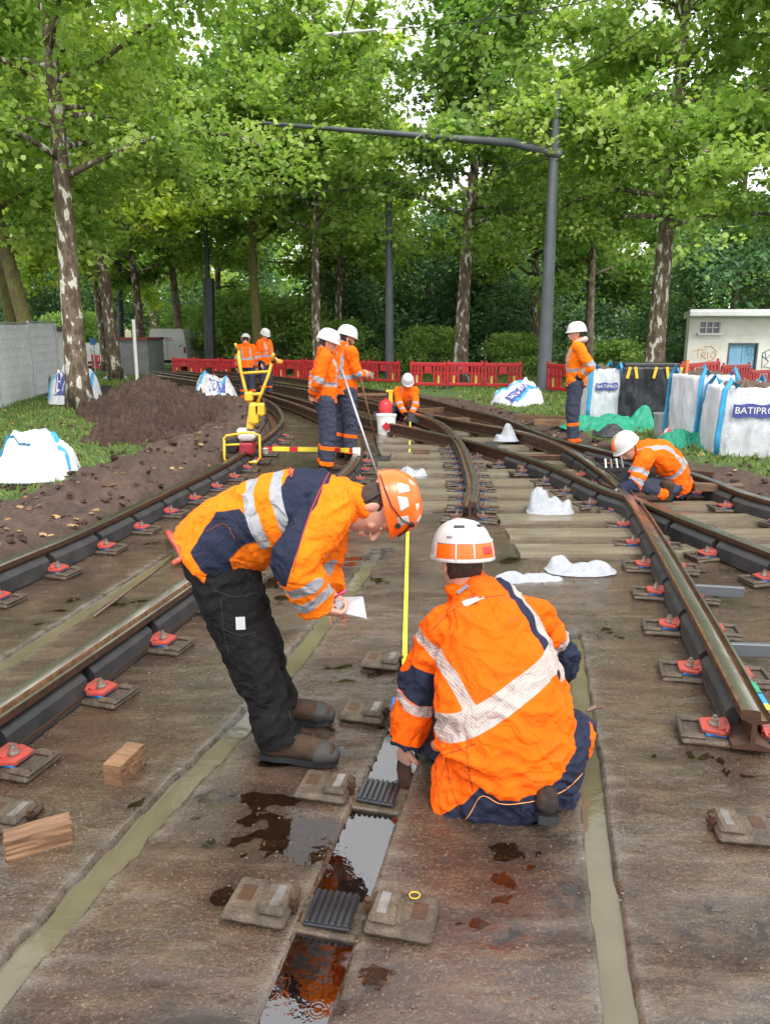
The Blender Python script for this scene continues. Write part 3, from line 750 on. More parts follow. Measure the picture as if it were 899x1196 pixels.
make_tree('plane_tree', (pxy(44, 20), 20, tz(pxy(44, 20), 20)), 'leaning mossy plane tree at the left end of the white fence', 'tree', 53, 11, .22, 3.6, 4.4, 24, .18, 45, M['barkm'], M['leafA'], TG, lean=(-1.6, 0), bend=.3)
# further rows share four crowns
protos = []
for sd_, lm, bk, lf in ((61, 'leafA', 'bark', .21), (67, 'leafB', 'barkd', .21), (71, 'leafD', 'bark', .21), (79, 'leafB', 'barkm', .21)):
    protos.append(make_tree('plane_tree', (0, 0, 0), 'x', 'tree', sd_, 13, .22, 4.2, 5.2, 24, lf, 46, M[bk], M[lm], TG, lean=(.3, 0), bend=.5, up=(10, 60)))
rows = [(128, 29, 2, 'yellow green plane tree between the near left trunk and the white post', 1.15), (395, 36, 0, 'plane tree with its crown left of the far grey pole', 1.0), (165, 36, 0, 'plane tree just left of the white van behind the white post', 1.0), (207, 38, 1, 'thin plane tree in front of the white van', 1.0), (117, 40, 2, 'plane tree behind the left end of the far red barriers', 1.0),
        (12, 29, 3, 'plane tree rising behind the white panel fence', 1.0), (-130, 24, 0, 'plane tree outside the left edge reaching over the white fence', 1.0), (255, 46, 1, 'plane tree behind the tall dark twin pole', 1.05),
        (420, 44, 2, 'yellow green plane tree behind the far grey pole', 1.1), (625, 35, 0, 'plane tree behind the near grey catenary pole', 1.0),
        (690, 32, 1, 'plane tree behind the standing worker on the right', 1.0), (850, 40, 1, 'plane tree standing behind the pale hut', 1.0),
        (975, 20, 0, 'plane tree at the right edge hanging over the hut roof', 1.0), (80, 52, 3, 'plane tree far behind the fence on the left', 1.2),
        (180, 56, 2, 'plane tree far behind the white van', 1.2), (800, 44, 3, 'plane tree far behind the hut', 1.2), (290, 24.5, 2, '', 0), (660, 50, 3, 'plane tree far behind the near grey pole', 1.2)]
used = set()
for u, Yd, k, lab, s in rows:
    if not lab: continue
    if k in used: r = copy_tree(protos[k])
    else: r = protos[k]; used.add(k)
    x = pxy(u, Yd); r.location = (x, Yd, tz(x, Yd)); r.rotation_euler = (0, 0, random.uniform(0, 6.28)); r.scale = (s, s, s*random.uniform(.95, 1.08)); r['label'] = lab
# dark evergreens and shrubs behind
def make_shrub(name, loc, label, cat, seed, h, rad, nleaf, leafm, group, size=.2, trunk=True, conical=0):
    rs = np.random.RandomState(seed); root = empty(name, loc, 0, label, cat, group)
    g = Geo(); g.tube([(0, 0, -.2), (0.05, 0, h*.5), (0, .05, h*.9)], [.14*h/5, .09*h/5, .02], 8)
    for i in range(18):
        a = rs.rand()*6.28; z = h*rs.uniform(.1, .8); l = rad*rs.uniform(.4, .9)*(1-conical*z/h)
        g.tube([(0, 0, z), (math.cos(a)*l*.5, math.sin(a)*l*.5, z+.1*h), (math.cos(a)*l, math.sin(a)*l, z+.06*h)], [.035, .02, .008], 5)
    build('trunk', g, M['barkd'], root, world=False)
    ncl = 70; cl = []; kk = []
    for i in range(ncl):
        a = rs.rand()*6.28; z = h*rs.uniform(.04, 1)**.9; prof = (1-z/h)**.6 if conical else math.sqrt(max(.05, 1-((z/h-.45)/.6)**2))
        l = rad*prof*rs.uniform(.45, 1.08); c = np.array([math.cos(a)*l, math.sin(a)*l, z]); m = nleaf//ncl
        cl.append(c+rs.normal(0, 1, (m, 3))*np.array([rad*.17, rad*.17, h*.05])); kk.append(np.clip(rs.rand()*.6+rs.rand(m)*.4, 0, 1))
    me = leaf_mesh(np.concatenate(cl), .6, size, 'crown', leafm, seed, False, np.concatenate(kk)); o = bpy.data.objects.new('crown', me); COL.objects.link(o); o.parent = root
    return root
EV = 'dark evergreens behind the barriers'
ev0 = make_shrub('evergreen_tree', (0,0,0), 'x', 'tree', 5, 9, 3.2, 16000, M['leafC'], EV, .26, conical=.3)
ev1 = make_shrub('evergreen_tree', (0,0,0), 'x', 'tree', 6, 8, 3.6, 16000, M['leafC'], EV, .26)
evs = [(400, 40, 0, 'dark evergreen just left of the far grey pole'), (500, 43, 1, 'dark evergreen behind the gap between the red barriers'), (575, 41, 0, 'dark evergreen right of the forking plane tree'), (440, 50, 1, 'dark evergreen farther back behind the far grey pole'), (660, 46, 1, 'dark evergreen behind the standing worker on the right'), (300, 58, 0, 'dark evergreen deep behind the far workers'), (855, 37, 1, 'black green evergreen directly behind the hut roof'), (780, 52, 0, 'dark evergreen left behind the hut'), (130, 64, 1, 'dark evergreen far left beyond the van'), (220, 66, 0, 'dark evergreen beyond the van'), (20, 60, 1, 'dark evergreen far beyond the white fence')]
used = set()
for u, Yd, k, lab in evs:
    src = (ev0, ev1)[k]
    if k in used: r = copy_tree(src)
    else: r = src; used.add(k)
    x = pxy(u, Yd); r.location = (x, Yd, tz(x, Yd)-.1); r.rotation_euler = (0, 0, random.uniform(0, 6.28)); r['label'] = lab
SH = 'green shrubs behind the barriers'
sh0 = make_shrub('shrub', (0,0,0), 'x', 'shrub', 8, 2.6, 1.8, 7000, M['leafB'], SH, .17); used0 = False
for u, Yd, s, lab in [(335, 36, 1.3, 'light green shrub behind the red barriers left of the pale tree'), (390, 34, .9, 'green shrub behind the barriers beside the pair of workers'), (285, 40, 1.5, 'tall green shrub right of the tall dark twin pole'), (232, 44, 1.3, 'shrub behind the van and dark pole'), (505, 33, .8, 'low green shrub in the gap between barriers'), (600, 33, .7, 'low shrub behind the right barriers'), (90, 46, 1.2, 'shrub beyond the far left barriers'), (715, 34, .9, 'shrub behind the bag with the lettering')]:
    r = copy_tree(sh0) if used0 else sh0; used0 = True
    x = pxy(u, Yd); r.location = (x, Yd, tz(x, Yd)-.1); r.scale = (s, s, s); r.rotation_euler = (0, 0, random.uniform(0, 6)); r['label'] = lab
# far wood: one mass
rs = np.random.RandomState(3); n = 60000
az = rs.uniform(-.75, .75, n); rr = rs.uniform(75, 100, n); zz = rs.beta(1.2, 1.4, n)*11-.5; bump_ = np.sin(az*37)*2+np.sin(az*91)*1.2
c = np.stack([np.sin(az)*rr, np.cos(az)*rr, np.clip(zz*(1+bump_*.05), -.5, 22)], 1)
me = leaf_mesh(c, .5, .75, 'far_wood', M['leafB'], 4, False, np.clip(rs.rand(n)*.5+.25+.25*np.sin(c[:,0]*.5)*np.sin(c[:,2]*.7), 0, 1))
o = bpy.data.objects.new('far_wood', me); COL.objects.link(o); tag(o, 'far wood closing the view behind the tracks', 'wood', kind='stuff')

# grass blades
def blades(name, n, seed, label, xr, yr, hgt, thr=.5):
    rs = np.random.RandomState(seed); x = rs.uniform(*xr, n); y = yr[0]*(yr[1]/yr[0])**rs.rand(n)
    g_ = grassf(x, y)+fnoise2(x, y, 4, 91, 3)*.7; k = g_ > thr; x, y = x[k], y[k]; z = terrz(x, y); n = len(x)
    a = rs.rand(n)*6.28; h = hgt*rs.uniform(.4, 1.3, n); wd = .004+.0006*y; ln = rs.normal(0, .5, (n, 2))*h[:,None]
    p = np.stack([x, y, z], 1); d = np.stack([np.cos(a)*wd, np.sin(a)*wd, 0*a], 1)
    V = np.stack([p-d, p+d, p+np.stack([ln[:,0], ln[:,1], h], 1)], 1)
    me = bpy.data.meshes.new(name); me.vertices.add(n*3); me.vertices.foreach_set('co', V.ravel()); me.loops.add(n*3); me.loops.foreach_set('vertex_index', np.arange(n*3))
    me.polygons.add(n); me.polygons.foreach_set('loop_start', np.arange(0, n*3, 3)); me.polygons.foreach_set('loop_total', np.full(n, 3)); me.materials.append(M['blade']); me.update(calc_edges=True)
    at = me.attributes.new('rnd', 'FLOAT', 'POINT'); at.data.foreach_set('value', np.repeat(rs.rand(n), 3).astype(np.float32))
    o = bpy.data.objects.new(name, me); COL.objects.link(o); tag(o, label, 'grass', kind='stuff')
M['blade'] = mat_leaf('grass_blades', (.07, .12, .02), (.13, .21, .04), (.26, .3, .09), .3)
blades('grass', 60000, 1, 'short grass on the left bank between bags and soil', (-12, -2.5), (5, 19), .06)
blades('grass', 60000, 2, 'short grass around the bags on the right bank', (2, 12), (6, 25), .07)
blades('grass', 40000, 5, 'rough grass at the foot of the red barriers', (-14, 12), (24, 34), .12, .3)
# grit on the slab
rs = np.random.RandomState(19); n = 5200; x = rs.uniform(-2.4, 3.4, n); y = .9*(7/.9)**rs.rand(n); X_, Y_ = x[None], y[None]; zz, _e = slabz(X_, Y_); zz = zz[0]
k = (zz > -.012) & (x > xat('L1', y)+.1) & (fnoise2(x, y, 1.2, 44, 3) > -.12); x, y, zz = x[k], y[k], zz[k]; g = Geo()
for i in range(len(x)): s = rs.uniform(.0012, .0042)*(1+.12*y[i]); g.sphere((x[i], y[i], zz[i]+s*.3), (s*rs.uniform(.8, 1.6), s*rs.uniform(.8, 1.4), s*.7), seg=5, rings=3)
o = build('grit', g, pm('wet_grit', (.16, .12, .08), (.04, .028, .018), 90, .25, .5, 0, 0)); tag(o, 'fine grit and pebbles scattered over the wet slab', 'grit', kind='stuff')
# fallen leaves and clods
rs = np.random.RandomState(9); n = 2600
x = rs.uniform(-8, 7.5, n); y = 4.5*(20/4.5)**rs.rand(n); L_ = xat('L1', y); R_ = np.where(y < 5.5, 4.7, xat('E', y)); k = (x < L_-.3) | (x > R_+.4); x, y = x[k], y[k]
me = leaf_mesh(np.stack([x, y, terrz(x, y)+.02], 1), 2.2, .07, 'fallen_leaves', M['litter'], 12, True); o = bpy.data.objects.new('fallen_leaves', me); COL.objects.link(o); tag(o, 'brown and yellow fallen leaves scattered over the banks', 'leaf litter', kind='stuff')
g = Geo()
for i in range(2600):
    xx = rs.uniform(-6, 6); yy = 4.2*(18/4.2)**rs.rand(); l = float(xat('L1', yy)); rr_ = 4.7 if yy < 5.5 else float(xat('E', yy))
    if not (xx < l-.25 or xx > rr_+.2): continue
    s = rs.uniform(.008, .032)*(1+.05*yy); o_ = len(g.v); g.sphere((xx, yy, tz(xx, yy)+s*.2), (s*rs.uniform(.7, 1.4), s, s*.7), seg=5, rings=4); g.v[o_:] = [tuple(np.array(q)+rs.normal(0, s*.22, 3)) for q in g.v[o_:]]
o = build('soil_clods', g, M['soil']); tag(o, 'loose clods of soil scattered along the track edges', 'soil', kind='stuff')
# ================================================================ poles, wires
def U3(u, v, Y): return U(u, v, Y)
def pole(u, vb, vt, Y, r0, r1, mat, label, segs=12):
    b = U(u[0], vb, Y); b.z = tz(b.x, Y)-.05; t = U(u[1], vt, Y)
    root = empty('catenary_pole', b, 0, label, 'pole'); g = Geo(); g.tube([b, (b+t)/2, t], [r0, (r0+r1)/2, r1], segs)
    build('pole_shaft', g, mat, root, autosm=40); return root, b, t
pr, b, t = pole((634, 650), 455, 108, 21, .2, .105, M['grey'], 'near grey catenary pole on the right carrying the long arm')
g = Geo(); a0 = U(650, 181, 20.9); a1 = U(600, 167, 21.4); a2 = U(520, 161, 22.2); a3 = U(296, 143, 24.5); g.tube([a0, a1, a2, a3], [.1, .11, .085, .05], 10); build('arm', g, M['grey'], pr, smooth=True)
g = Geo(); g.tube([U(648, 135, 21), U(622, 158, 21.2)], .07, 8); g.cyl(U(650, 181, 21), .15, .22, 14); build('brace', g, M['grey'], pr, smooth=True)
for v in (128, 186):
    g = Geo(); p = U(649, v, 21); g.cyl(p, .14, .05, 14); build('clamp', g, M['steel'], pr, autosm=30)
pole((455, 454), 440, 198, 29, .17, .11, M['grey'], 'far grey catenary pole behind the red barriers in the middle')
pr2, b, t = pole((246, 240), 425, 258, 34, .2, .08, M['darkpole'], 'tall dark pole with a thick lower half near the white van')
g = Geo(); p0 = U(245, 418, 33.8); p1 = U(243.5, 325, 33.8); p0.z = b.z; g.tube([p0, p1], .25, 8); build('sleeve', g, M['darkpole'], pr2)
pole((142, 139), 425, 300, 38, .18, .12, M['darkpole'], 'dark pole between the white post and the white fence')
pw, b, t = pole((160, 156), 438, 373, 27, .06, .06, M['white'], 'slim white post in front of the grey container')
pw['category'] = 'post'; pw.name = 'sign_post'; g = Geo(); g.box(U(150, 390, 27), (.22, .05, .24), bev=.01); build('sign_plate', g, pm('cream_plate', (.6, .58, .35), None, 3, .6), pw)
M['wire'] = pm('dark_wire', (.03, .03, .03), None, 3, .5)
for (a, b_, lab) in (((690, 0, 20), (449, 34, 26), 'thin overhead wire crossing high above the middle'), ((769, 20, 19), (640, 98, 24), 'thin overhead wire running down to the top of the near pole'), ((594, -5, 16), (440, 135, 30), 'thin dark overhead wire above the far pole'), ((415, -5, 16), (355, 150, 30), 'steep overhead wire above the arm tip'), ((297, 230, 28), (640, 186, 21), 'thin span wire under the long arm'), ((130, 210, 32), (450, 248, 29), 'faint span wire between the far poles')):
    A, B = U(*a), U(*b_); g = Geo(); mid = (A+B)/2-Vector((0, 0, .12)); g.tube([A, (A+mid)/2-Vector((0,0,.03)), mid, (B+mid)/2-Vector((0,0,.03)), B], .014, 5)
    o = build('overhead_wire', g, M['wire']); tag(o, lab, 'wire')
g = Geo(); A, B = U(380, 40, 20), U(440, 35, 20); g.tube([A, B], .03, 6); g.cyl(U(392, 40, 20), .06, .12, 10, axis=(1, 0, 0)); tag(at_origin(build('wire_insulator', g, pm('pale_insulator', (.5, .5, .48), None, 3, .5))), 'pale insulator rod hanging on the wires near the top', 'insulator')
lr = empty('street_lamp', U(84, 420, 24), 0, 'thin street lamp with a dark bell head beside the near left trunk', 'street lamp')
g = Geo(); b = U(86, 420, 24); b.z = tz(b.x, 24); t = U(80, 145, 24); g.tube([b, t], [.07, .05], 10); g.tube([t, t+Vector((.5, 0, .18)), U(138, 143, 24)+Vector((0, 0, .1))], .03, 8); build('lamp_pole', g, M['grey'], lr, smooth=True)
g = Geo(); c = U(139, 149, 24); g.lathe([(.03, .16), (.06, .1), (.13, .04), (.22, -.02), (.22, -.05), (.1, -.07)], 18, Matrix.Translation(c)); build('lamp_head', g, M['black'], lr, smooth=True)

# ================================================================ red barriers
def barrier_proto():
    r = empty('barrier', (0, 0, 0)); W, Hh = 1.2, .84; g = Geo()
    g.box((0, 0, Hh-.06), (W, .05, .12), bev=.015); g.box((0, 0, .14), (W, .05, .1), bev=.015); g.box((0, 0, .5), (W-.1, .035, .035))
    for x in (-W/2+.04, W/2-.04): g.box((x, 0, .46), (.08, .05, .68), bev=.012)
    for k in range(9):
        x = -.44+.11*k
        if abs(x) > .13: g.box((x, 0, .46), (.072, .035, .6))
    g.box((0, 0, .6), (.24, .045, .22), bev=.01)
    for x in (-W/2+.07, W/2-.07): g.box((x, 0, Hh+.03), (.05, .04, .08), bev=.01)
    build('panel', g, M['red'], r, world=False)
    g = Geo()
    for x in (-.36, .36): g.box((x, -.028, .3), (.06, .004, .25))
    build('reflective_strip', g, M['ybar'], r, world=False)
    for x in (-.5, .5):
        g = Geo(); g.box((x, 0, .03), (.13, .42, .06), bev=.012); build('foot', g, M['black'], r, world=False)
    return r
M['ybar'] = pm('yellow_reflective', (.62, .45, .1), None, 6, .5)
BP = barrier_proto(); bfirst = True
BG = 'red plastic barriers around the site'
def barriers(p0, p1, n, labs, over=.98):
    global bfirst
    A, B = Vector(p0), Vector(p1); d = (B-A)/n
    for i in range(n):
        r = BP if bfirst else copy_tree(BP); bfirst = False
        c = A+d*(i+.5); c.z = tz(c.x, c.y); r.location = c; r.scale = (d.length*over/1.2, 1, .93)
        r.rotation_euler = (random.uniform(-.03, .03), random.uniform(-.02, .02), math.atan2(d.y, d.x)+random.uniform(-.05, .05)); r['label'] = labs(i); r['group'] = BG; r['category'] = 'barrier'
barriers(G(202, 437), G(467, 447), 8, lambda i: 'red barrier in the long left row, %s from its left end' % ['first', 'second', 'third', 'fourth', 'fifth', 'sixth', 'seventh', 'last and eighth'][i])
barriers(G(478, 454), G(609, 456), 3, lambda i: ['left barrier of the three behind the kneeling worker in the middle', 'middle barrier of the three red ones left of the near pole', 'right barrier of the three, ending beside the near grey pole'][i])
barriers(G(637, 462), G(690, 470), 1, lambda i: 'red barrier between the near pole and the standing worker')
barriers(G(792, 470), G(905, 452), 3, lambda i: ['red barrier right of the black wrapped crate', 'red barrier behind the open full bags', 'red barrier behind the bags at the right edge'][i])
barriers(G(57, 437), G(77, 438), 1, lambda i: 'red barrier between the white fence and the near left tree')
barriers(G(108, 426), G(150, 427), 2, lambda i: ['far left red barrier before the dark pole', 'far red barrier beside the white post'][i])
g = Geo(); p = G(797, 478); g.box((p.x, p.y, .55), (.06, .06, 1.1)); tag(at_origin(build('stake', g, pm('orange_stake', (.6, .2, .06), None, 6, .6))), 'orange and white stake standing beside the black crate', 'stake')

# ================================================================ hut
hx = U(803, 440, 29); hut = empty('hut', (hx.x, 29, -1.0), 0, 'pale flat roofed hut with a blue door behind the full bags', 'building')
def HU(u, v): return U(u, v, 29)
x0, x1 = HU(803, 400).x, HU(960, 400).x; HX = lambda u: HU(u, 400).x; zt = HU(800, 370).z; zb = -1.0
g = Geo()
wx0, wx1, wz0, wz1 = HX(815), HX(839), HU(0, 389).z, HU(0, 376).z
dx0, dx1, dz1 = HX(852), HX(884), HU(0, 402).z
th = .3
def wbox(a, b, c, d): g.box(((a+b)/2, 29+th/2, (c+d)/2), (b-a, th, d-c))
wbox(x0, wx0, zb, zt); wbox(wx1, dx0, zb, zt); wbox(wx0, wx1, zb, wz0); wbox(wx0, wx1, wz1, zt); wbox(dx0, dx1, dz1, zt); wbox(dx1, x1, zb, zt)
k_ = 33.4/29
g.prism([(x0, 29+th), (x0+.3, 29+th), (x0*k_+.3, 33.4), (x0*k_, 33.4)], zb, zt); g.prism([(x1-.3, 29+th), (x1, 29+th), (x1*k_, 33.4), (x1*k_-.3, 33.4)], zb, zt); g.prism([(x0*k_, 33.4), (x1*k_, 33.4), (x1*k_, 33.7), (x0*k_, 33.7)], zb, zt)
build('wall', g, M['render'], hut)
g = Geo(); g.prism([(x0-.22, 28.5), (x1+.3, 28.5), (x1*k_+.4, 33.9), (x0*k_-.1, 33.9)], zt+.002, zt+.26); g.box(((x0+x1)/2+.04, 28.46, zt+.1), (x1-x0+.56, .06, .16), bev=.01); build('roof', g, M['white'], hut)
g = Geo(); g.box(((wx0+wx1)/2, 29.12, (wz0+wz1)/2), (wx1-wx0, .03, wz1-wz0)); wn = build('window', g, M['glass'], hut)
g = Geo()
for k in range(4): g.box((wx0+.02+(wx1-wx0-.04)*k/3, 29.08, (wz0+wz1)/2), (.04, .05, wz1-wz0))
g.box(((wx0+wx1)/2, 29.075, (wz0+wz1)/2), (wx1-wx0, .05, .03)); g.box(((wx0+wx1)/2, 28.97, wz0-.04), (wx1-wx0+.16, .18, .07)); build('window_frame', g, M['white'], wn)
g = Geo(); m_ = (dx0+dx1)/2
for a, b in ((dx0+.03, m_-.01), (m_+.01, dx1-.03)): g.box(((a+b)/2, 29.1, (zb+dz1)/2), (b-a, .05, dz1-zb-.04))
dr = build('door', g, M['ltblue'], hut); g = Geo(); g.box((dx0-.02, 29.02, (zb+dz1)/2), (.06, .08, dz1-zb)); g.box((dx1+.02, 29.02, (zb+dz1)/2), (.06, .08, dz1-zb)); g.box((m_, 29.02, dz1+.02), (dx1-dx0+.1, .08, .06)); build('door_frame', g, M['grey'], dr)
M['tagor'] = pm('orange_spray', (.75, .35, .06), None, 5, .7); M['tagdk'] = pm('blue_spray', (.06, .12, .2), None, 5, .7)
def scribble(name, strokes, mat, par, Y, r=.012):
    g = Geo()
    for st in strokes: g.tube([U(a, b, Y) for a, b in st], r, 5)
    return build(name, g, mat, par)
scribble('orange_graffiti', [[(809, 410), (815, 408), (822, 409)], [(815, 408), (814, 418)], [(818, 419), (819, 412), (823, 411), (823, 414), (819, 415), (824, 419)], [(826, 411), (826, 419)], [(829, 415), (832, 410), (835, 414), (832, 419), (829, 415)], [(822, 405), (830, 404), (837, 411), (833, 420), (824, 422)]], M['tagor'], hut, 28.995)
scribble('dark_graffiti', [[(872, 404), (880, 404), (880, 415), (872, 416), (872, 404)], [(874, 408), (878, 409), (875, 413)], [(889, 430), (890, 412), (899, 408)], [(889, 415), (897, 422), (891, 428), (899, 430)], [(893, 411), (894, 419), (899, 414)]], M['tagdk'], hut, 28.99)
# ================================================================ far pale building behind the trees
fb = empty('far_building', (13, 78, -1), 0, 'pale building glimpsed between the trunks left of the hut', 'building')
g = Geo(); g.box((16, 80, 1.6), (16, 8, 5)); build('wall', g, M['white'], fb); g = Geo(); g.box((16, 80, 4.3), (17, 9, .5)); build('roof', g, M['grey'], fb)
for k in range(4):
    g = Geo(); g.box((10.5+k*3.6, 75.97, 2.2), (1.4, .1, 1.5)); build('window', g, M['glass'], fb)

# ================================================================ left fence of white panels
M['panel'] = pm('white_fence_sheet', (.72, .74, .76), (.6, .62, .64), 2, .55, .7, 0, .1)
M['galv'] = pm('galvanised_tube', (.5, .52, .54), None, 12, .4, .5, .6)
fr = empty('site_fence', (-8.2, 14, 0), 0, 'white mesh panel fence with sheeting along the left edge', 'fence')
def fpt(u, v, Y): return U(u, v, Y)
fpts = [(-7.55, 11.6), (-7.85, 13.8), (-8.2, 16.2), (-8.55, 18.6), (-8.9, 21.0)]
for i in range(4):
    a, b = Vector((*fpts[i], 0)), Vector((*fpts[i+1], 0)); d = (b-a).normalized(); L_ = (b-a).length; rz = math.atan2(d.y, d.x); zb_ = tz(a.x, a.y)-.05; hh = 1.85
    g = Geo(); c = (a+b)/2; g.box((c.x-.05, c.y, zb_+hh/2), (L_*.985, .012, hh-.08), rz=rz); build('sheet', g, M['panel'], fr)
    g = Geo()
    for q in (a+d*.03, b-d*.03): g.tube([(q.x, q.y, zb_), (q.x, q.y, zb_+hh)], .022, 8)
    for z_ in (.08, hh): g.tube([(a.x, a.y, zb_+z_), (b.x, b.y, zb_+z_)], .02, 8)
    for k in range(1, 14):
        q = a.lerp(b, k/14); g.tube([(q.x, q.y, zb_+.06), (q.x, q.y, zb_+hh)], .004, 4)
    for k in range(1, 9):
        z_ = zb_+.06+k*hh/9; g.tube([(a.x, a.y, z_), (b.x, b.y, z_)], .004, 4)
    build('fence_frame', g, M['galv'], fr)
# hut roof seen over the fence, grey container, parked vehicles behind barriers
gc = empty('container', (U(150, 400, 33).x, 33, -.1), 0, 'grey corrugated container behind the white post', 'container')
a, b = U(133, 396, 33), U(172, 396, 33); g = Geo(); n_ = 30; zt_ = U(0, 397, 33).z; zz0 = tz(a.x, 33)-.1
for k in range(n_): g.box((a.x+(b.x-a.x)*(k+.5)/n_, 33+(.02 if k % 2 else -.02), (zz0+zt_)/2), ((b.x-a.x)/n_, .08, zt_-zz0))
g.box(((a.x+b.x)/2, 34.2, (zz0+zt_)/2), (b.x-a.x, 2.3, zt_-zz0)); build('container_wall', g, pm('grey_sheet', (.3, .31, .32), None, 3, .5), gc)
g = Geo(); g.box(((a.x+b.x)/2, 34.1, zt_+.05), (b.x-a.x+.1, 2.5, .1)); build('roof_rail', g, pm('rust_red_trim', (.25, .06, .05), None, 4, .6), gc)
def van(px, Y, w, label, front=False, hgt=1.95):
    c = U(px, 410, Y); z0 = U(0, 430, Y).z-.1; r = empty('van', (c.x, Y, z0), 0, label, 'van')
    body = Geo(); prof = [(-w/2, .25), (w/2, .25), (w/2*1.02, .9), (w/2*.9, hgt-.12), (w/2*.8, hgt), (-w/2*.8, hgt), (-w/2*.9, hgt-.12), (-w/2*1.02, .9)]
    vs = [(x, 0, z) for x, z in prof]+[(x, 3.6, z) for x, z in prof]+[(x*.96, 4.9, min(z, 1.05)) for x, z in prof]; m = 8
    fs = [tuple(range(m))[::-1]]+[(k*m+i, k*m+(i+1) % m, (k+1)*m+(i+1) % m, (k+1)*m+i) for k in (0, 1) for i in range(m)]+[tuple(range(2*m, 3*m))]
    body.add(vs, [f[::-1] for f in fs]); build('body', body, M['white'], r, world=False, autosm=30)
    g = Geo()
    for s in (-1, 1): g.box((s*w*.22, -.012, hgt*.72), (w*.36, .02, hgt*.2), bev=.01)
    build('rear_window', g, M['glass' if front else 'panel'], r, world=False)
    g = Geo(); g.box((0, -.02, .42), (w*1.0, .12, .14), bev=.02); build('bumper', g, M['black'], r, world=False)
    for s in (-1, 1):
        g = Geo(); g.box((s*w*.46, -.015, .95), (.1, .04, .3), bev=.01); build('tail_light', g, pm('lamp_red', (.4, .02, .02), None, 3, .3), r, world=False)
        for yy in (.7, 3.9):
            g = Geo(); g.cyl((s*w*.42, yy, .3), .32, .2, 20, axis=(1, 0, 0)); build('wheel', g, M['rubber'], r, world=False, autosm=40)
    g = Geo(); g.box((0, -.016, hgt*.45), (.012, .01, hgt*.75)); build('door_gap', g, M['black'], r, world=False)
    return r
v1 = van(196, 37, 1.8, 'white van seen from behind beyond the red barriers')
g2 = Geo(); g2.box((-.15, -.02, 1.5), (.8, .01, .07)); g2.box((.1, -.02, 1.4), (.45, .01, .05)); build('faded_marking', g2, pm('van_mark_red', (.5, .3, .3), None, 3, .5), v1, world=False)
van(107, 44, 1.7, 'white vehicle half hidden behind the far red barriers on the left', hgt=1.5)
bs = empty('blue_sign', (U(109, 399, 36).x, 36, 0), 0, 'small blue sign behind the far left barriers', 'sign'); g = Geo(); p = U(109, 399, 36); g.tube([(p.x, 36, -.3), (p.x, 36, p.z)], .03, 8); build('sign_post', g, M['galv'], bs); g = Geo(); g.box((p.x, 35.96, p.z), (.26, .02, .3)); build('sign_plate', g, M['bluepad'], bs)
tl = empty('traffic_light', (U(58, 420, 31).x, 31, -.3), 0, 'black traffic signal behind the end of the white fence', 'signal'); p = U(58, 392, 31); g = Geo(); g.tube([(p.x, 31, -.3), (p.x, 31, p.z)], .04, 8); build('signal_post', g, M['black'], tl); g = Geo(); g.box((p.x, 30.95, p.z), (.22, .2, .6), bev=.03); build('signal_head', g, M['black'], tl)
cab = empty('site_cabin', (U(30, 385, 26).x, 26, -.1), 0, 'grey roofed cabin peeking over the white fence', 'cabin'); p = U(25, 385, 26); g = Geo(); g.box((p.x, 27.2, .8), (1.6, 2.4, 1.9)); build('wall', g, M['white'], cab); g = Geo(); g.box((p.x, 27.2, 1.82), (1.8, 2.6, .14), bev=.02); build('roof', g, M['grey'], cab)

# ================================================================ bags
def sack_mat(name, c1, c2, sc=18):
    n = N(name); v = n.coord((1, 1, .6)); a = n.noise(sc*.35, 5, .6, v, 1.2); b = n.noise(sc*5, 3, .5)
    col = n.ramp(a, [(.3, c2), (.6, c1)]); w_ = n.noise(sc*.45, 2, .5, n.coord((1.6, 1.6, .35)), 2.5); w_ = n.math('ABSOLUTE', n.math('SUBTRACT', w_, .5))
    return n.set(col, .5, 0, n.bump(n.math('ADD', a, n.math('MULTIPLY', n.math('MINIMUM', w_, .1), 3)), .4, .02), .4)
M['sack'] = sack_mat('white_woven_sack', (.56, .58, .61), (.43, .45, .48))
M['sackdirty'] = sack_mat('dirty_woven_sack', (.5, .51, .52), (.3, .29, .27))
M['strap'] = pm('blue_strap', (.03, .3, .55), (.02, .22, .42), 10, .6)
M['print'] = pm('navy_print', (.04, .05, .22), (.05, .06, .26), 6, .5)
M['wrap'] = sack_mat('black_stretch_wrap', (.03, .032, .038), (.015, .016, .02), 14); M['wrap'].node_tree.nodes['Principled BSDF'].inputs['Roughness'].default_value = .22
M['net'] = sack_mat('green_netting', (.008, .27, .155), (.005, .18, .1), 30)
M['rubble'] = pm('rubble', (.12, .08, .055), (.06, .04, .03), 10, .8, .9, 0, .8, 40, .02)
def cloth_noise(P, amp, seed, sc=3.0):
    d = np.empty(len(P))
    for i, p in enumerate(P):
        q = Vector((p[0]*sc+seed, p[1]*sc, p[2]*sc*.7-seed)); a = noise.noise(q); b = noise.noise(q*2.3+Vector((5, 5, 5)))
        d[i] = amp*(a*.9-.8*abs(b)+.3*noise.noise(q*5))
    return d
def soft_box(w, d, h, n, fn):
    """closed box shell sampled n per side, fn maps unit coords (-1..1)^3 to a point"""
    bm = bmesh.new(); bmesh.ops.create_cube(bm, size=2); bmesh.ops.subdivide_edges(bm, edges=bm.edges[:], cuts=n, use_grid_fill=True)
    P = np.array([fn(v.co) for v in bm.verts]); f = [tuple(v.index for v in fc.verts) for fc in bm.faces]
    bm.verts.index_update(); uc = np.array([v.co[:] for v in bm.verts]); bm.free(); return P, f, uc
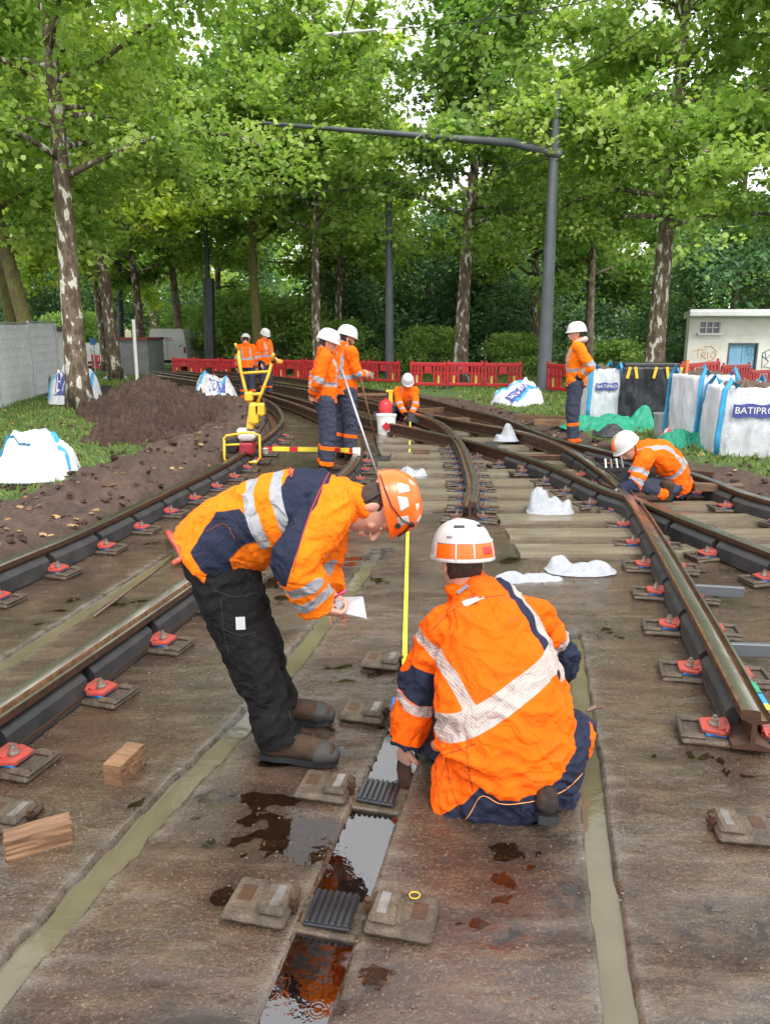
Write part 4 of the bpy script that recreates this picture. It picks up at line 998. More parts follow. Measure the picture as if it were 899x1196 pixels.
def full_bag(u, vb, vt, halfw_px, label, text='BATIPRO', seed=1, rz=0, mat='sack', rub=True, tpos=.0, Y=None):
    p = G(u, vb, .2); s = (p.y)/F; w = halfw_px*2*s; zt = U(u, vt, p.y+.3).z; z0 = tz(p.x, p.y+w/2)-.03; h = zt-z0; c = Vector((p.x, p.y+w*.42, z0))
    root = empty('bulk_bag', c, rz, label, 'bulk bag', 'white bulk bags on the site')
    def fn(q):
        bl = 1+.07*(1-q.z**2); rr = 1-.10*(abs(q.x)**6*abs(q.y)**6); x = q.x*w/2*bl*rr; y = q.y*w/2*bl*rr
        return (x, y, (q.z+1)/2*h)
    P, f, uc = soft_box(w, w, h, 22, fn)
    dn = cloth_noise(P*np.array([1.3, 1.3, .45]), .045, seed, 4); nrm = P*np.array([1, 1, 0]); nrm /= (np.linalg.norm(nrm, axis=1)[:,None]+1e-6); P += nrm*dn[:,None]
    top = uc[:,2] > .95; P[top, 2] += np.abs(dn[top])*.6
    mesh_obj('bag_body', P, f, M[mat], root, True, world=False)
    if rub:
        def fr_(q): return (q.x*w*.44, q.y*w*.44, h-.05+.12*(q.z+1)/2*max(0, 1-.6*(q.x**2+q.y**2)))
        P2, f2, _ = soft_box(1, 1, 1, 16, fr_); P2[:,2] += cloth_noise(P2, .09, seed+5, 9); mesh_obj('rubble_load', P2, f2, M['rubble'], root, False, world=False)
    for sx in (-1, 1):
        for sy in (-1, 1):
            g = Geo(); x, y = sx*w*.47, sy*w*.52; pts = [(x, y, .02), (x*1.03+.01*sx, y*1.08, h*.3), (x*1.0, y*1.07, h*.6), (x*.96, y*1.05, h*.97), (x*.75, y*.98, h+.12), (x*.55, y*.99, h+.02)]
            g.tube(pts, [(.035, .008)]*6, 6, side=(1, 0, 0)); build('lifting_strap', g, M['strap'], root, world=False, smooth=True)
    if text:
        pw_, ph = w*.62, w*.2; g = Geo(); nseg = 12; vs = []
        for k in range(nseg+1):
            x = tpos*w-pw_/2+pw_*k/nseg; y = -(w/2*(1.08)+.028)+.12*(x/(w/2))**2*.25
            vs += [(x, y, h*.7-ph/2-.01*math.sin(k)), (x, y, h*.7+ph/2-.01*math.sin(k))]
        g.add(vs, [(2*k, 2*k+2, 2*k+3, 2*k+1) for k in range(nseg)]); pn = build('printed_panel', g, M['print'], root, world=False)
        t = text_geo(text, ph*.8, .003); g = Geo(); xs = [q[0] for q in t.v]; sc_ = pw_*.9/(max(xs)-min(xs))
        g.add([(tpos*w+q[0]*sc_, -(w/2*1.08+.034)+.03*((q[0]*sc_+tpos*w)/(w/2))**2+(-.002 if q[2] > 0 else .002), h*.7+q[1]*min(1, sc_)) for q in t.v], t.f); build('lettering', g, M['white'], pn, world=False)
    return root
full_bag(704, 489, 431, 20, 'white full bag standing between the standing worker and the black crate', 'BATIPRO', 1)
full_bag(824, 514, 438, 27, 'white full bag right of the black crate with a tilted printed panel', 'BATIPRO', 2, rz=RAD(14))
full_bag(878, 527, 452, 38, 'largest white bag of brown rubble at the right edge', 'BATIPRO', 3, rz=RAD(-10), mat='sack')
# black wrapped crate
p = G(758, 490, .2); w = 72*p.y/F; z0 = tz(p.x, p.y+w/2); zt = U(0, 429, p.y).z
cr = empty('wrapped_crate', (p.x, p.y+w*.45, z0), 0, 'tall crate wrapped in black plastic with yellow tape ends', 'crate')
def fn(q): return (q.x*w/2, q.y*w*.45, (q.z+1)/2*(zt-z0))
P, f, uc = soft_box(1, 1, 1, 26, fn); dn = cloth_noise(P*np.array([1, 1, .25]), .05, 9, 5); nr = P*np.array([1, 1, 0]); nr /= np.linalg.norm(nr, axis=1)[:,None]+1e-6; P += nr*dn[:,None]; mesh_obj('plastic_wrap', P, f, M['wrap'], cr, True, world=False)
for k, x in enumerate((-.4, -.28, .02, .22, .42)):
    g = Geo(); g.box((x*w, -w*.45-.03, zt-z0-.09), (.05, .01, .2), rot=Matrix.Rotation(RAD((-1)**k*12), 4, 'Y')); build('tape_end', g, M['yellow'], cr, world=False)
g = Geo(); g.box((0, 0, zt-z0+.03), (w*.9, w*.7, .06), rz=.05, bev=.01); build('crate_lid', g, M['black'], cr, world=False)
# heaps of loose cloth, half empty bags
def lump(name, u, vb, w_px, h_px, depth, label, cat, mat, seed, text=None, group=None, peaks=None, Yoff=0, amp=.12, z0=None, rz=0, strapc=False, sharp=1.0):
    p = G(u, vb, 0 if z0 is None else z0); s = p.y/F; w = w_px*s; zb_ = (tz(p.x, p.y+depth/2) if z0 is None else z0)-.012; h = max(h_px*s*.35, h_px*s*1.02-depth*.5*(1.9/p.y))
    root = empty(name, (p.x, p.y+depth/2, zb_), rz, label, cat, group)
    if cat == 'sack': sharp *= .5; h *= .85
    pk = peaks or [(0, 0, 1, .6)]
    n = 56; a = np.linspace(-1, 1, n); X_, Y_ = np.meshgrid(a, a); d = (np.abs(X_)**2.6+np.abs(Y_)**2.6)**(1/2.6)
    Z_ = np.zeros_like(X_)
    for (qx, qy, qh, qr) in pk: Z_ = np.maximum(Z_, qh*np.exp(-1.3*(((X_-qx)**2+(Y_-qy)**2)/(qr*qr))**1.25))
    edge_ = sstep(1-d, 0, .22)
    n1 = fnoise2(X_*w, Y_*depth, 3.2/max(w, .3), seed, 3); n2 = fnoise2(X_*w+.7*Y_, Y_*depth-.5*X_, 8/max(w, .3), seed+2, 3)
    n4 = fnoise2(X_*w, Y_*depth, 20/max(w, .3), seed+11, 2); rid = (.5-np.abs(n2)*3.2)*sharp*.8-.3*np.abs(n4)
    Z_ = (Z_*(1+.8*n1)+amp*rid+.12)*edge_
    Z_ = Z_/max(Z_.max(), .01)*h; Z_[d > .98] = 0
    rim = 1+.25*fnoise2(np.arctan2(Y_, X_)*1.0+3, Y_*0, 1.5, seed+7, 3)
    Xo = X_*w/2*rim; Yo = Y_*depth/2*rim
    keep = d <= 1.02
    idx = -np.ones((n, n), int); idx[keep] = np.arange(keep.sum()); P = np.stack([Xo[keep], Yo[keep], Z_[keep]], 1); f = []
    for i in range(n-1):
        for j in range(n-1):
            q = (idx[i,j], idx[i,j+1], idx[i+1,j+1], idx[i+1,j])
            if min(q) >= 0: f.append(q)
    m = len(P); P = np.vstack([P, P*np.array([1, 1, 0])-np.array([0, 0, .01])]); f += [tuple(v+m for v in q[::-1]) for q in f]
    mesh_obj('bag_cloth' if cat != 'netting' else 'cloth', P, f, mat, root, True, world=False)
    def hz(x, y):
        i = int(np.clip((y/(depth/2)+1)/2*(n-1), 0, n-1)); j = int(np.clip((x/(w/2)+1)/2*(n-1), 0, n-1)); return Z_[i, j]
    if strapc:
        for k, (xa, ya, xb, yb) in enumerate(strapc):
            g = Geo(); pts = []
            for t in np.linspace(0, 1, 18):
                x, y = (xa+(xb-xa)*t)*w/2, (ya+(yb-ya)*t)*depth/2; pts.append((x, y, hz(x, y)+.012))
            g.tube(pts, [(.03*w/1.2+.008, .006)]*18, 6, side=(yb-ya, -(xb-xa), 0) if False else None); build('lifting_strap', g, M['strap'], root, world=False)
    if text:
        body, cx, cy, tw, thh, ang = text; vs = []; nn = 10; ca, sa = math.cos(ang), math.sin(ang)
        g = Geo()
        for jj in range(5):
            for k in range(nn+1):
                lx = (-.5+k/nn)*tw*w; ly = (-.5+jj/4)*thh*w*1.6; x = cx*w/2+lx*ca-ly*sa; y = cy*depth/2+lx*sa+ly*ca; vs.append((x, y, hz(x, y)+.022))
        g.add(vs, [(jj*(nn+1)+k, jj*(nn+1)+k+1, (jj+1)*(nn+1)+k+1, (jj+1)*(nn+1)+k) for jj in range(4) for k in range(nn)]); pn = build('printed_panel', g, M['print'], root, world=False)
        t = text_geo(body, 1, .002); xs = [q[0] for q in t.v]; sc_ = tw*w*.88/(max(xs)-min(xs)); g = Geo(); vv = []
        for q in t.v:
            lx, ly = q[0]*sc_, q[1]*sc_*1.5; x = cx*w/2+lx*ca-ly*sa; y = cy*depth/2+lx*sa+ly*ca; vv.append((x, y, hz(x, y)+.028+(.003 if q[2] > 0 else 0)))
        g.add(vv, t.f); build('lettering', g, M['white'], pn, world=False)
    return root
BGp = 'white bulk bags on the site'
lump('bulk_bag', 610, 483, 68, 36, 1.3, 'collapsed white bag with blue straps lying in front of the near grey pole', 'bulk bag', M['sack'], 3, ('BATIPRO', -.1, -.45, .42, .13, .6), BGp, [(.15, .1, 1, .9), (-.5, 0, .6, .6)], strapc=[(-.8, -.2, .3, .3), (-.2, -.8, .75, -.1)])
lump('bulk_bag', 246, 473, 52, 34, 1.2, 'slumped white bag with debris behind the soil heap', 'bulk bag', M['sackdirty'], 5, ('BATI', .2, -.4, .35, .14, .2), BGp, [(-.3, .1, 1, .8), (.45, 0, .8, .5)], strapc=[(-.7, -.6, -.3, .3), (.3, -.8, .5, .2)])
lump('bulk_bag', 76, 479, 62, 50, 1.3, 'white bag behind the near mottled tree trunk on the left', 'bulk bag', M['sack'], 7, ('BATI', -.1, -.45, .4, .16, 0), BGp, [(-.4, .1, 1, .7), (.45, .1, .95, .6)], strapc=[(-.8, -.5, -.5, .5), (.8, -.9, .7, .4)])
lump('bulk_bag', 22, 580, 104, 70, .9, 'empty white bag with bright blue edging lying on grass at the left edge', 'bulk bag', M['sack'], 9, None, BGp, [(.0, .2, 1, .95), (.5, -.1, .6, .5)], strapc=[(-.1, .75, .9, -.25), (-.9, -.1, .15, -.45)], amp=.06, sharp=.6)
lump('bulk_bag', 130, 441, 36, 14, 1.0, 'flat white bag lying beside the white post far left', 'bulk bag', M['sack'], 11, None, BGp, strapc=[(-.9, -.3, -.4, .4)])
SGp = 'small white sacks lying in the tracks'
M['plas'] = sack_mat('thin_white_plastic', (.34, .355, .385), (.25, .265, .3), 26)
lump('plastic_sack', 483, 558, 40, 17, .4, 'thin white sack lying left of the curved rail behind the helmet', 'sack', M['plas'], 13, None, SGp, [(-.3, 0, 1, .6), (.4, .1, .7, .5)], z0=0)
lump('plastic_sack', 592, 515, 30, 25, .35, 'upright crumpled white sack on the rail near the standing worker', 'sack', M['plas'], 15, None, SGp, [(.2, .2, 1, .55), (-.5, -.3, .3, .5)], z0=.08)
lump('plastic_sack', 648, 602, 58, 42, .42, 'folded white sack leaning against the forking rail', 'sack', M['plas'], 17, None, SGp, [(-.45, .3, 1, .55), (.1, 0, .55, .5), (.6, -.3, .4, .4)], z0=.03)
lump('plastic_sack', 622, 684, 96, 24, .26, 'long flat white sack right of the white helmet', 'sack', M['plas'], 19, None, SGp, [(-.5, 0, .9, .5), (.2, .1, .7, .5), (.7, -.1, .5, .3)], z0=.0)
lump('plastic_sack', 684, 672, 86, 30, .3, 'puffy white sack behind the long flat one', 'sack', M['plas'], 21, None, SGp, [(-.6, .3, 1, .5), (0, 0, .75, .5), (.5, 0, .9, .5)], z0=.02)
lump('green_netting', 724, 514, 112, 34, 1.2, 'crumpled green netting in front of the black crate', 'netting', M['net'], 23, None, None, [(-.6, 0, .6, .5), (.1, .2, .6, .5), (.75, .1, 1, .35)], amp=.5)
lump('green_netting', 815, 538, 80, 34, .9, 'second spread of green netting below the full bags', 'netting', M['net'], 25, None, None, [(-.3, 0, .9, .6), (.5, 0, 1, .5)], amp=.5)
lump('black_sheet', 722, 510, 46, 18, .6, 'rolled black sheeting lying on the green netting', 'sheet', M['wrap'], 27, None, None, z0=.3)
lump('paper_sack', 787, 515, 24, 20, .4, 'red and white paper sack lying beside the grey bucket', 'sack', pm('red_white_paper', (.62, .1, .09), (.7, .68, .66), 5, .6, lo=.45, hi=.55), 29, None, None, [(0, 0, 1, .9)], z0=.15, amp=.04)
lump('black_sheet', 573, 525, 46, 10, .6, 'wet black rubber sheet lying between the crossing rails', 'sheet', M['wrap'], 31, None, None, z0=.02)
lump('black_sheet', 120, 463, 50, 9, .8, 'dark grey sheet lying on the grass behind the soil heap', 'sheet', M['rubgrey'], 33)
lump('orange_jacket', 243, 447, 20, 9, .5, 'orange jacket dropped on top of the slumped white bag', 'jacket', pm('orange_cloth', (.85, .2, .02), None, 5, .7), 35, z0=.42)
p = G(772, 508, .15); r = empty('bucket', (p.x, p.y, tz(p.x, p.y)), 0, 'grey metal bucket standing between the two green nettings', 'bucket')
g = Geo(); g.lathe([(.11, 0), (.14, .36), (.15, .36), (.15, .38), (.13, .38), (.12, .1)], 24); build('bucket_body', g, M['galv'], r, world=False, autosm=40)
# ================================================================ small things in the tracks
def bx(name, u, v, dims, label, cat, mat, rz=0, z=0, bev=.006, tilt=None, group=None):
    p = G(u, v, z); g = Geo(); rot = Matrix.Rotation(rz, 4, 'Z') @ (tilt or Matrix())
    n = 6; g.box((p.x, p.y, z+dims[2]/2), dims, rot=rot, bev=bev); o = build(name, g, mat); at_origin(o); tag(o, label, cat, group); return o
def timber(name, u, v, dims, label, mat, rz, tilt=None, group=None, seed=0, z=0, rough=.0015):
    p = G(u, v, z)
    P, f, uc = soft_box(1, 1, 1, 7, lambda q: (q.x*dims[0]/2, q.y*dims[1]/2, (q.z+1)*dims[2]/2))
    rs = np.random.RandomState(seed); kx = fnoise2(uc[:,1]*3+9, uc[:,2]*3+3, 1.5, seed, 2)
    P[:,0] += kx*rough*5*np.abs(uc[:,0])**4*np.sign(uc[:,0]); P[:,2] += fnoise2(uc[:,0]*.5, uc[:,1]*4, 2, seed+3, 2)*rough*3*(uc[:,2] > 0); P[:,1] += fnoise2(uc[:,0]*.7, uc[:,2]*4, 2, seed+5, 2)*rough*2
    o = mesh_obj(name, P, f, mat, None, False, world=False); o.location = (p.x, p.y, z); o.rotation_euler = (0, 0, rz); tag(o, label, 'wood block', group); return o
WG = 'timber blocks lying on the slab'
timber('wood_block', 147, 903, (.075, .17, .085), 'squared wood block standing beside the left rail clips', M['wood'], RAD(-14), group=WG, seed=1)
timber('wood_block', 47, 988, (.205, .075, .075), 'split orange brown wood block at the lower left edge', M['wood'], RAD(28), group=WG, seed=2, rough=.004)
timber('wood_block', 616, 553, (.24, .12, .1), 'wood block between the forking rails beyond the white sacks', M['wood'], .2, group=WG, seed=3)
timber('wood_block', 492, 532, (.22, .14, .09), 'wet wood block left of the curved rail near the tape', M['woodwet'], 0, group=WG, seed=4)
timber('wood_block', 532, 497, (.5, .2, .14), 'wood block between the rails beyond the kneeling worker', M['woodwet'], .1, group=WG, seed=5)
timber('timber_beam', 424, 462, (1.2, .14, .06), 'pale plank lying behind the rails near the far pair', M['wood'], 0, seed=6, z=.15)
timber('timber_beam', 838, 573, (.48, .12, .07), 'orange wet timber beside the outermost right rail', M['woodwet'], -.15, seed=7, z=.12)
timber('timber_beam', 640, 491, (1.2, .12, .09), 'timber beam on the soil bank left of the standing worker', M['woodwet'], -.35, seed=8, z=.12)
timber('timber_beam', 668, 497, (1.3, .12, .09), 'second timber beam on the soil bank by the standing workers feet', M['wood'], -.3, seed=9, z=.12)
timber('timber_beam', 505, 482, (.9, .12, .1), 'small timber leaning near the middle kneeling worker', M['woodwet'], .5, seed=10, z=.02)
# tape measure: yellow band from the slot to the middle kneeling worker
tp0 = G(471, 822, .06); tp1 = U(479, 489, 14.6)
g = Geo(); pts = []
for k in range(60):
    t = k/59; q = tp0.lerp(tp1, t); q.z -= .22*math.sin(math.pi*t)*.35; pts.append(q)
g.tube(pts, [(.0125, .0012)]*60, 4, side=(1, 0, .2)); o = build('measuring_tape', g, pm('tape_yellow', (.85, .78, .05), None, 3, .4, bump=0)); tag(o, 'long yellow measuring tape stretched down the middle of the track', 'measuring tape')
tr = empty('tape_reel', tp0, 0, 'open green and blue tape reel in the slot beside the crouching worker', 'tape reel')
g = Geo(); g.cyl((tp0.x-.015, tp0.y-.03, .04), .04, .03, 24, axis=(1, .2, .1)); build('reel_disc', g, pm('reel_green', (.1, .3, .06), (.4, .42, .04), 30, .4), tr, autosm=40)
g = Geo(); g.box((tp0.x-.04, tp0.y-.005, .05), (.03, .09, .05), bev=.008); build('reel_handle', g, M['bluepad'], tr)
g = Geo(); g.cyl((tp0.x+.003, tp0.y-.03, .04), .018, .012, 16, axis=(1, .2, .1)); build('reel_hub', g, M['steel'], tr, autosm=40)
# cable loops
p = G(445, 646); g = Geo()
for k, (r1, r2, ox) in enumerate(((.06, .05, -.02), (.055, .04, .05))): g.tube([(p.x+ox+r1*math.cos(a), p.y+r2*1.3*math.sin(a)+.05*k, .012+.004*math.sin(3*a)) for a in np.linspace(.4, 6, 22)], .004, 6)
o = build('cable_loop', g, M['rubber']); at_origin(o); tag(o, 'small looped black cable lying on the wet slab under the helmet', 'cable')
# orange hose and grey hoses behind the bending worker
p = [G(196, 622, .06), G(203, 630, .1), G(210, 640, .08), G(214, 652, .05), G(202, 658, .03)]; g = Geo(); g.tube(p, [.03, .034, .034, .03, .018], 10); g.tube([G(214, 638, .05), G(222, 644, .08), G(212, 655, .04)], .02, 8)
o = build('orange_hose', g, pm('orange_hose', (.6, .1, .05), (.4, .06, .03), 8, .4), smooth=True); at_origin(o); tag(o, 'short orange hoses on the slab behind the bending worker', 'hose')
g = Geo(); g.tube([G(202, 650, .01), G(180, 668, .008), G(150, 690, .008), G(110, 720, .008)], .008, 8); o = build('grey_hose', g, M['woodwet'], smooth=True); at_origin(o); tag(o, 'thin brown hose running from the orange hoses toward the viewer', 'hose')
p = G(697, 835, .0); g = Geo(); g.tube([(p.x-.05, p.y, .02), (p.x-.01, p.y+.01, .035), (p.x+.03, p.y+.03, .02)], [.008, .012, .006], 6); o = build('wood_scrap', g, M['woodwet']); at_origin(o); tag(o, 'small twisted wood scrap by the right water channel', 'scrap')
# bucket, canister, stand, crate
r = empty('bucket', G(451, 507), 0, 'white bucket with a red diamond mark near the far tools', 'bucket'); g = Geo(); g.lathe([(.14, 0), (.165, .32), (.175, .32), (.175, .34), (.155, .34), (.14, .05)], 24); build('bucket_body', g, M['white'], r, world=False, autosm=40)
g = Geo(); g.box((0, -.165, .15), (.11, .01, .11), rot=Matrix.Rotation(RAD(45), 4, 'Y')); build('diamond_mark', g, M['red'], r, world=False)
g = Geo(); g.tube([(.17*math.cos(a), .17*math.sin(a)*.3-.1, .32-.1*math.sin(a)) for a in np.linspace(0, math.pi, 12)], .005, 5); build('bucket_handle', g, M['galv'], r, world=False)
r = empty('fuel_can', G(450, 494), 0, 'red fuel canister standing beside the white bucket', 'canister'); g = Geo(); g.lathe([(.12, 0), (.13, .02), (.13, .36), (.09, .42), (.04, .44), (.04, .48)], 20); build('can_body', g, M['red'], r, world=False, autosm=40); g = Geo(); g.cyl((0, 0, .5), .035, .05, 12); build('cap', g, M['black'], r, world=False)
r = empty('tool_stand', G(456, 481), 0, 'small yellow stand behind the red canister', 'stand'); g = Geo(); g.box((0, 0, .22), (.09, .09, .44), bev=.01); g.box((0, 0, .45), (.2, .1, .05), bev=.01); g.box((0, 0, .02), (.24, .2, .04), bev=.01); build('stand_body', g, M['yellow'], r, world=False)
lump('blue_bag', 440, 481, 16, 11, .4, 'small blue and white bag near the red canister', 'bag', pm('blue_white_cloth', (.08, .15, .4), (.5, .52, .55), 6, .6, lo=.45, hi=.55), 41, z0=.0)
def crate(u, v, dims, rz, label, tiltx=0):
    r = empty('tool_crate', G(u, v), rz, label, 'crate'); r.rotation_euler = (tiltx, 0, rz); w_, d_, h_ = dims; g = Geo(); t = .015
    g.box((0, 0, t/2), (w_, d_, t)); g.box((-w_/2, 0, h_/2), (t, d_, h_)); g.box((w_/2, 0, h_/2), (t, d_, h_)); g.box((0, -d_/2, h_/2), (w_, t, h_)); g.box((0, d_/2, h_/2), (w_, t, h_)); g.box((0, -d_/2-.004, h_-.03), (w_+.02, t, .03)); g.box((0, d_/2+.004, h_-.03), (w_+.02, t, .03))
    build('crate_shell', g, M['rubgrey'], r, world=False)
    for k in range(4):
        g = Geo(); g.tube([(-w_*.3+k*w_*.2, -.05, .05), (-w_*.25+k*w_*.18, .1, h_+.06)], .012, 6); build('tool', g, M['grey'] if k % 2 else M['steel'], r, world=False)
    return r
crate(717, 566, (.36, .26, .22), .1, 'open black crate of tools in front of the kneeling worker with gloves', 0)
crate(494, 496, (.5, .35, .16), -.4, 'tilted grey crate beside the middle kneeling worker', RAD(-18))
bx('steel_plate', 434, 535, (.36, .3, .02), 'dark steel plate lying below the shovel', 'plate', M['rust'], .2, .0)
for u, v, l, rz, lab in ((770, 552, 1.2, -.5, 'dark steel beam lying right of the tool crate'), (715, 540, .9, -.2, 'short dark beam behind the tool crate'), (620, 537, .8, -.05, 'flat dark bar lying between the forking rails')):
    bx('steel_beam', u, v, (l, .09, .07), lab, 'beam', M['rust'], rz, .03)
# shovel and crowbar
def rod(name, a, b, r, mat, label, cat): g = Geo(); g.tube([a, b], r, 10); o = build(name, g, mat, smooth=True); at_origin(o); tag(o, label, cat); return o
rod('crowbar', U(399, 432, 9.4), G(441, 556, .02), .014, M['galv'], 'long pale grey bar held by the front man of the pair', 'crowbar')
sh = empty('shovel', G(438, 527, .02), 0, 'long handled shovel with a black square blade between the tracks', 'shovel')
a, b = U(419, 434, 10.6), G(440, 522, .05); g = Geo(); g.tube([a, b], .014, 10); build('shaft', g, M['wood'], sh, smooth=True)
g = Geo(); g.tube([a+Vector((-.05, 0, .02)), a+Vector((.05, 0, .02))], .016, 8); build('grip', g, M['black'], sh)
g = Geo(); q = G(444, 535, .04); g.box(q, (.26, .3, .01), rz=-.1, bev=.003); g.box(q+Vector((-.13, 0, .02)), (.008, .3, .05), rz=-.1); g.box(q+Vector((.13, 0, .02)), (.008, .3, .05), rz=-.1); g.tube([b, q+Vector((0, .12, .02))], .018, 8); build('blade', g, M['black'], sh)
# striped gauge bar across the rails
a, b = G(309, 524, .24), G(418, 526, .24); gb = empty('gauge_bar', (a+b)/2, 0, 'yellow and red striped gauge bar lying across the left rails', 'gauge bar'); cols = ['red', 'ybright', 'ybright', 'red', 'ybright', 'ybright', 'ybright', 'ybright', 'red', 'ybright', 'red']
M['ybright'] = pm('gauge_yellow', (.72, .62, .03), None, 4, .4)
for cname in ('red', 'ybright'):
    g = Geo()
    for k, c_ in enumerate(cols):
        if c_ == cname: q0 = a.lerp(b, k/len(cols)); q1 = a.lerp(b, (k+1)/len(cols)); g.box((q0+q1)/2, ((q1-q0).length, .045, .05), rz=math.atan2((b-a).y, (b-a).x))
    build('red_section' if cname == 'red' else 'yellow_section', g, M[cname], gb)
g = Geo(); g.box(b+Vector((-.02, 0, -.02)), (.1, .08, .1), bev=.008); build('end_block', g, M['white'], gb); g = Geo(); g.box(a+Vector((.02, 0, -.03)), (.08, .08, .09), bev=.008); build('end_block', g, M['steel'], gb)

# ================================================================ yellow rail tamper
YT = 9.75
tm = empty('rail_machine', G(284, 542), 0, 'yellow rail working machine with a tall fork handle on the left rail', 'machine')
def T(u, v, dy=0): return U(u, v, YT+dy)
g = Geo()
for s, pts in ((0, [(278, 409), (281, 432), (286, 452), (291, 470)]), (1, [(318, 422), (313, 440), (306, 458), (301, 470)])): g.tube([T(*q) for q in pts], .02, 10)
g.tube([T(282, 436), T(313, 434)], .017, 8); g.tube([T(287, 461), T(307, 460)], .02, 8); g.tube([T(278, 409), T(275, 402, -.12)], .018, 8); g.tube([T(318, 422), T(319, 414, -.12)], .018, 8)
build('handle_fork', g, M['yellow'], tm, smooth=True)
for q0, q1 in (((276, 413), (276, 403)), ((318, 424), (319, 416))):
    g = Geo(); g.tube([T(*q0), T(*q1)], .024, 8); build('handle_grip', g, M['black'], tm, smooth=True)
g = Geo(); g.tube([T(326, 425), T(327, 420)], .04, 12); build('orange_knob', g, pm('knob_orange', (.8, .3, .03), None, 3, .4), tm, smooth=True)
g = Geo(); c = T(297, 483); g.box(c, (.13, .14, .27), rot=Matrix.Rotation(RAD(6), 4, 'Y'), bev=.03); c = T(291, 463); g.box(c, (.1, .12, .12), bev=.02); c = T(304, 478); g.box(c, (.12, .14, .16), bev=.02); c = T(290, 500); g.tube([T(296, 470), T(292, 500)], .05, 12); build('machine_column', g, M['yellow'], tm)
g = Geo()
fr_ = [(262, 511), (262, 536), (267, 540), (300, 540), (304, 534), (303, 508), (290, 505), (264, 509), (262, 514)]
for dy in (-.16, .16): g.tube([T(u, v, dy) for u, v in fr_], .016, 8)
for u, v in ((262, 513), (304, 534), (303, 510), (264, 538)): g.tube([T(u, v, -.16), T(u, v, .16)], .014, 8)
g.tube([T(262, 520, -.16), T(280, 519, -.16)], .014, 8); build('protective_frame', g, M['yellow'], tm, smooth=True)
g = Geo(); g.box(T(289, 523), (.19, .24, .16), bev=.025); build('engine_cover', g, pm('engine_red', (.3, .015, .03), None, 4, .35), tm)
g = Geo(); g.box(T(289, 509), (.21, .22, .1), bev=.03); g.box(T(283, 503), (.12, .15, .06), bev=.02); build('fuel_tank', g, M['white'], tm)
g = Geo(); g.box(T(272, 520), (.14, .22, .2), bev=.03); g.cyl(T(272, 519, -.12), .07, .05, 18, axis=(0, 1, 0)); build('engine_block', g, M['black'], tm)
g = Geo(); g.tube([T(307, 465), T(312, 480), T(310, 495), T(302, 508)], .008, 6); build('cable', g, M['rubber'], tm, smooth=True)
for u in (275, 297):
    g = Geo(); g.cyl(T(u, 541, 0), .06, .06, 16, axis=(1, .2, 0)); build('roller', g, M['steel'], tm, autosm=40)
# ================================================================ people
def lerp_secs(pts, rad, step=.02):
    A = [list(p)+list(r if isinstance(r, (tuple, list)) else (r, r)) for p, r in zip(pts, rad)]
    o = crom(A, step) if len(A) > 2 else np.array([np.array(A[0])+(np.array(A[1])-np.array(A[0]))*t for t in np.linspace(0, 1, 8)])
    return [Vector(r[:3]) for r in o], [(max(r[3], .001), max(r[4], .001)) for r in o]
def limb(g, pts, rad, side=None, seg=20, caps=(True, True), step=.02):
    P, Rr = lerp_secs(pts, rad, step)
    def cap(p, q, r):
        d = (p-q).normalized(); rr = min(r)*.9; o = []
        for a in (.35, .7, 1.05, 1.4): o.append((p+d*rr*math.sin(a), (r[0]*math.cos(a), r[1]*math.cos(a))))
        return o
    if caps[1]:
        for a, b in cap(P[-1], P[-2], Rr[-1]): P.append(a); Rr.append(b)
    if caps[0]:
        for a, b in cap(P[0], P[1], Rr[0]): P.insert(0, a); Rr.insert(0, b)
    g.tube(P, Rr, seg, side=side); return g
def remesh(g, voxel, smooth=3, fac=.5):
    me = bpy.data.meshes.new('tmp'); me.from_pydata([tuple(p) for p in g.v], [], g.f); me.update()
    o = bpy.data.objects.new('tmp', me); COL.objects.link(o)
    m = o.modifiers.new('r', 'REMESH'); m.mode = 'VOXEL'; m.voxel_size = voxel; m.adaptivity = 0
    if smooth: s = o.modifiers.new('s', 'SMOOTH'); s.iterations = smooth; s.factor = fac
    dg = bpy.context.evaluated_depsgraph_get(); me2 = bpy.data.meshes.new_from_object(o.evaluated_get(dg))
    n = len(me2.vertices); co = np.empty(n*3); me2.vertices.foreach_get('co', co); nr = np.empty(n*3); me2.vertices.foreach_get('normal', nr)
    k = len(me2.polygons); lt = np.empty(k, int); me2.polygons.foreach_get('loop_total', lt); lv = np.empty(len(me2.loops), int); me2.loops.foreach_get('vertex_index', lv)
    ls = np.r_[0, np.cumsum(lt)]; f = [tuple(lv[ls[i]:ls[i+1]]) for i in range(k)]
    bpy.data.objects.remove(o); bpy.data.meshes.remove(me); bpy.data.meshes.remove(me2)
    return co.reshape(-1, 3), nr.reshape(-1, 3), f
class Seg:
    def __init__(s, name, pts, rad, side):
        P, Rr = lerp_secs(pts, rad, .02); s.name = name; s.P = np.array([tuple(p) for p in P]); s.R = np.array(Rr); s.side = np.array(side, float)
        s.L = np.r_[0, np.cumsum(np.linalg.norm(np.diff(s.P, axis=0), axis=1))]
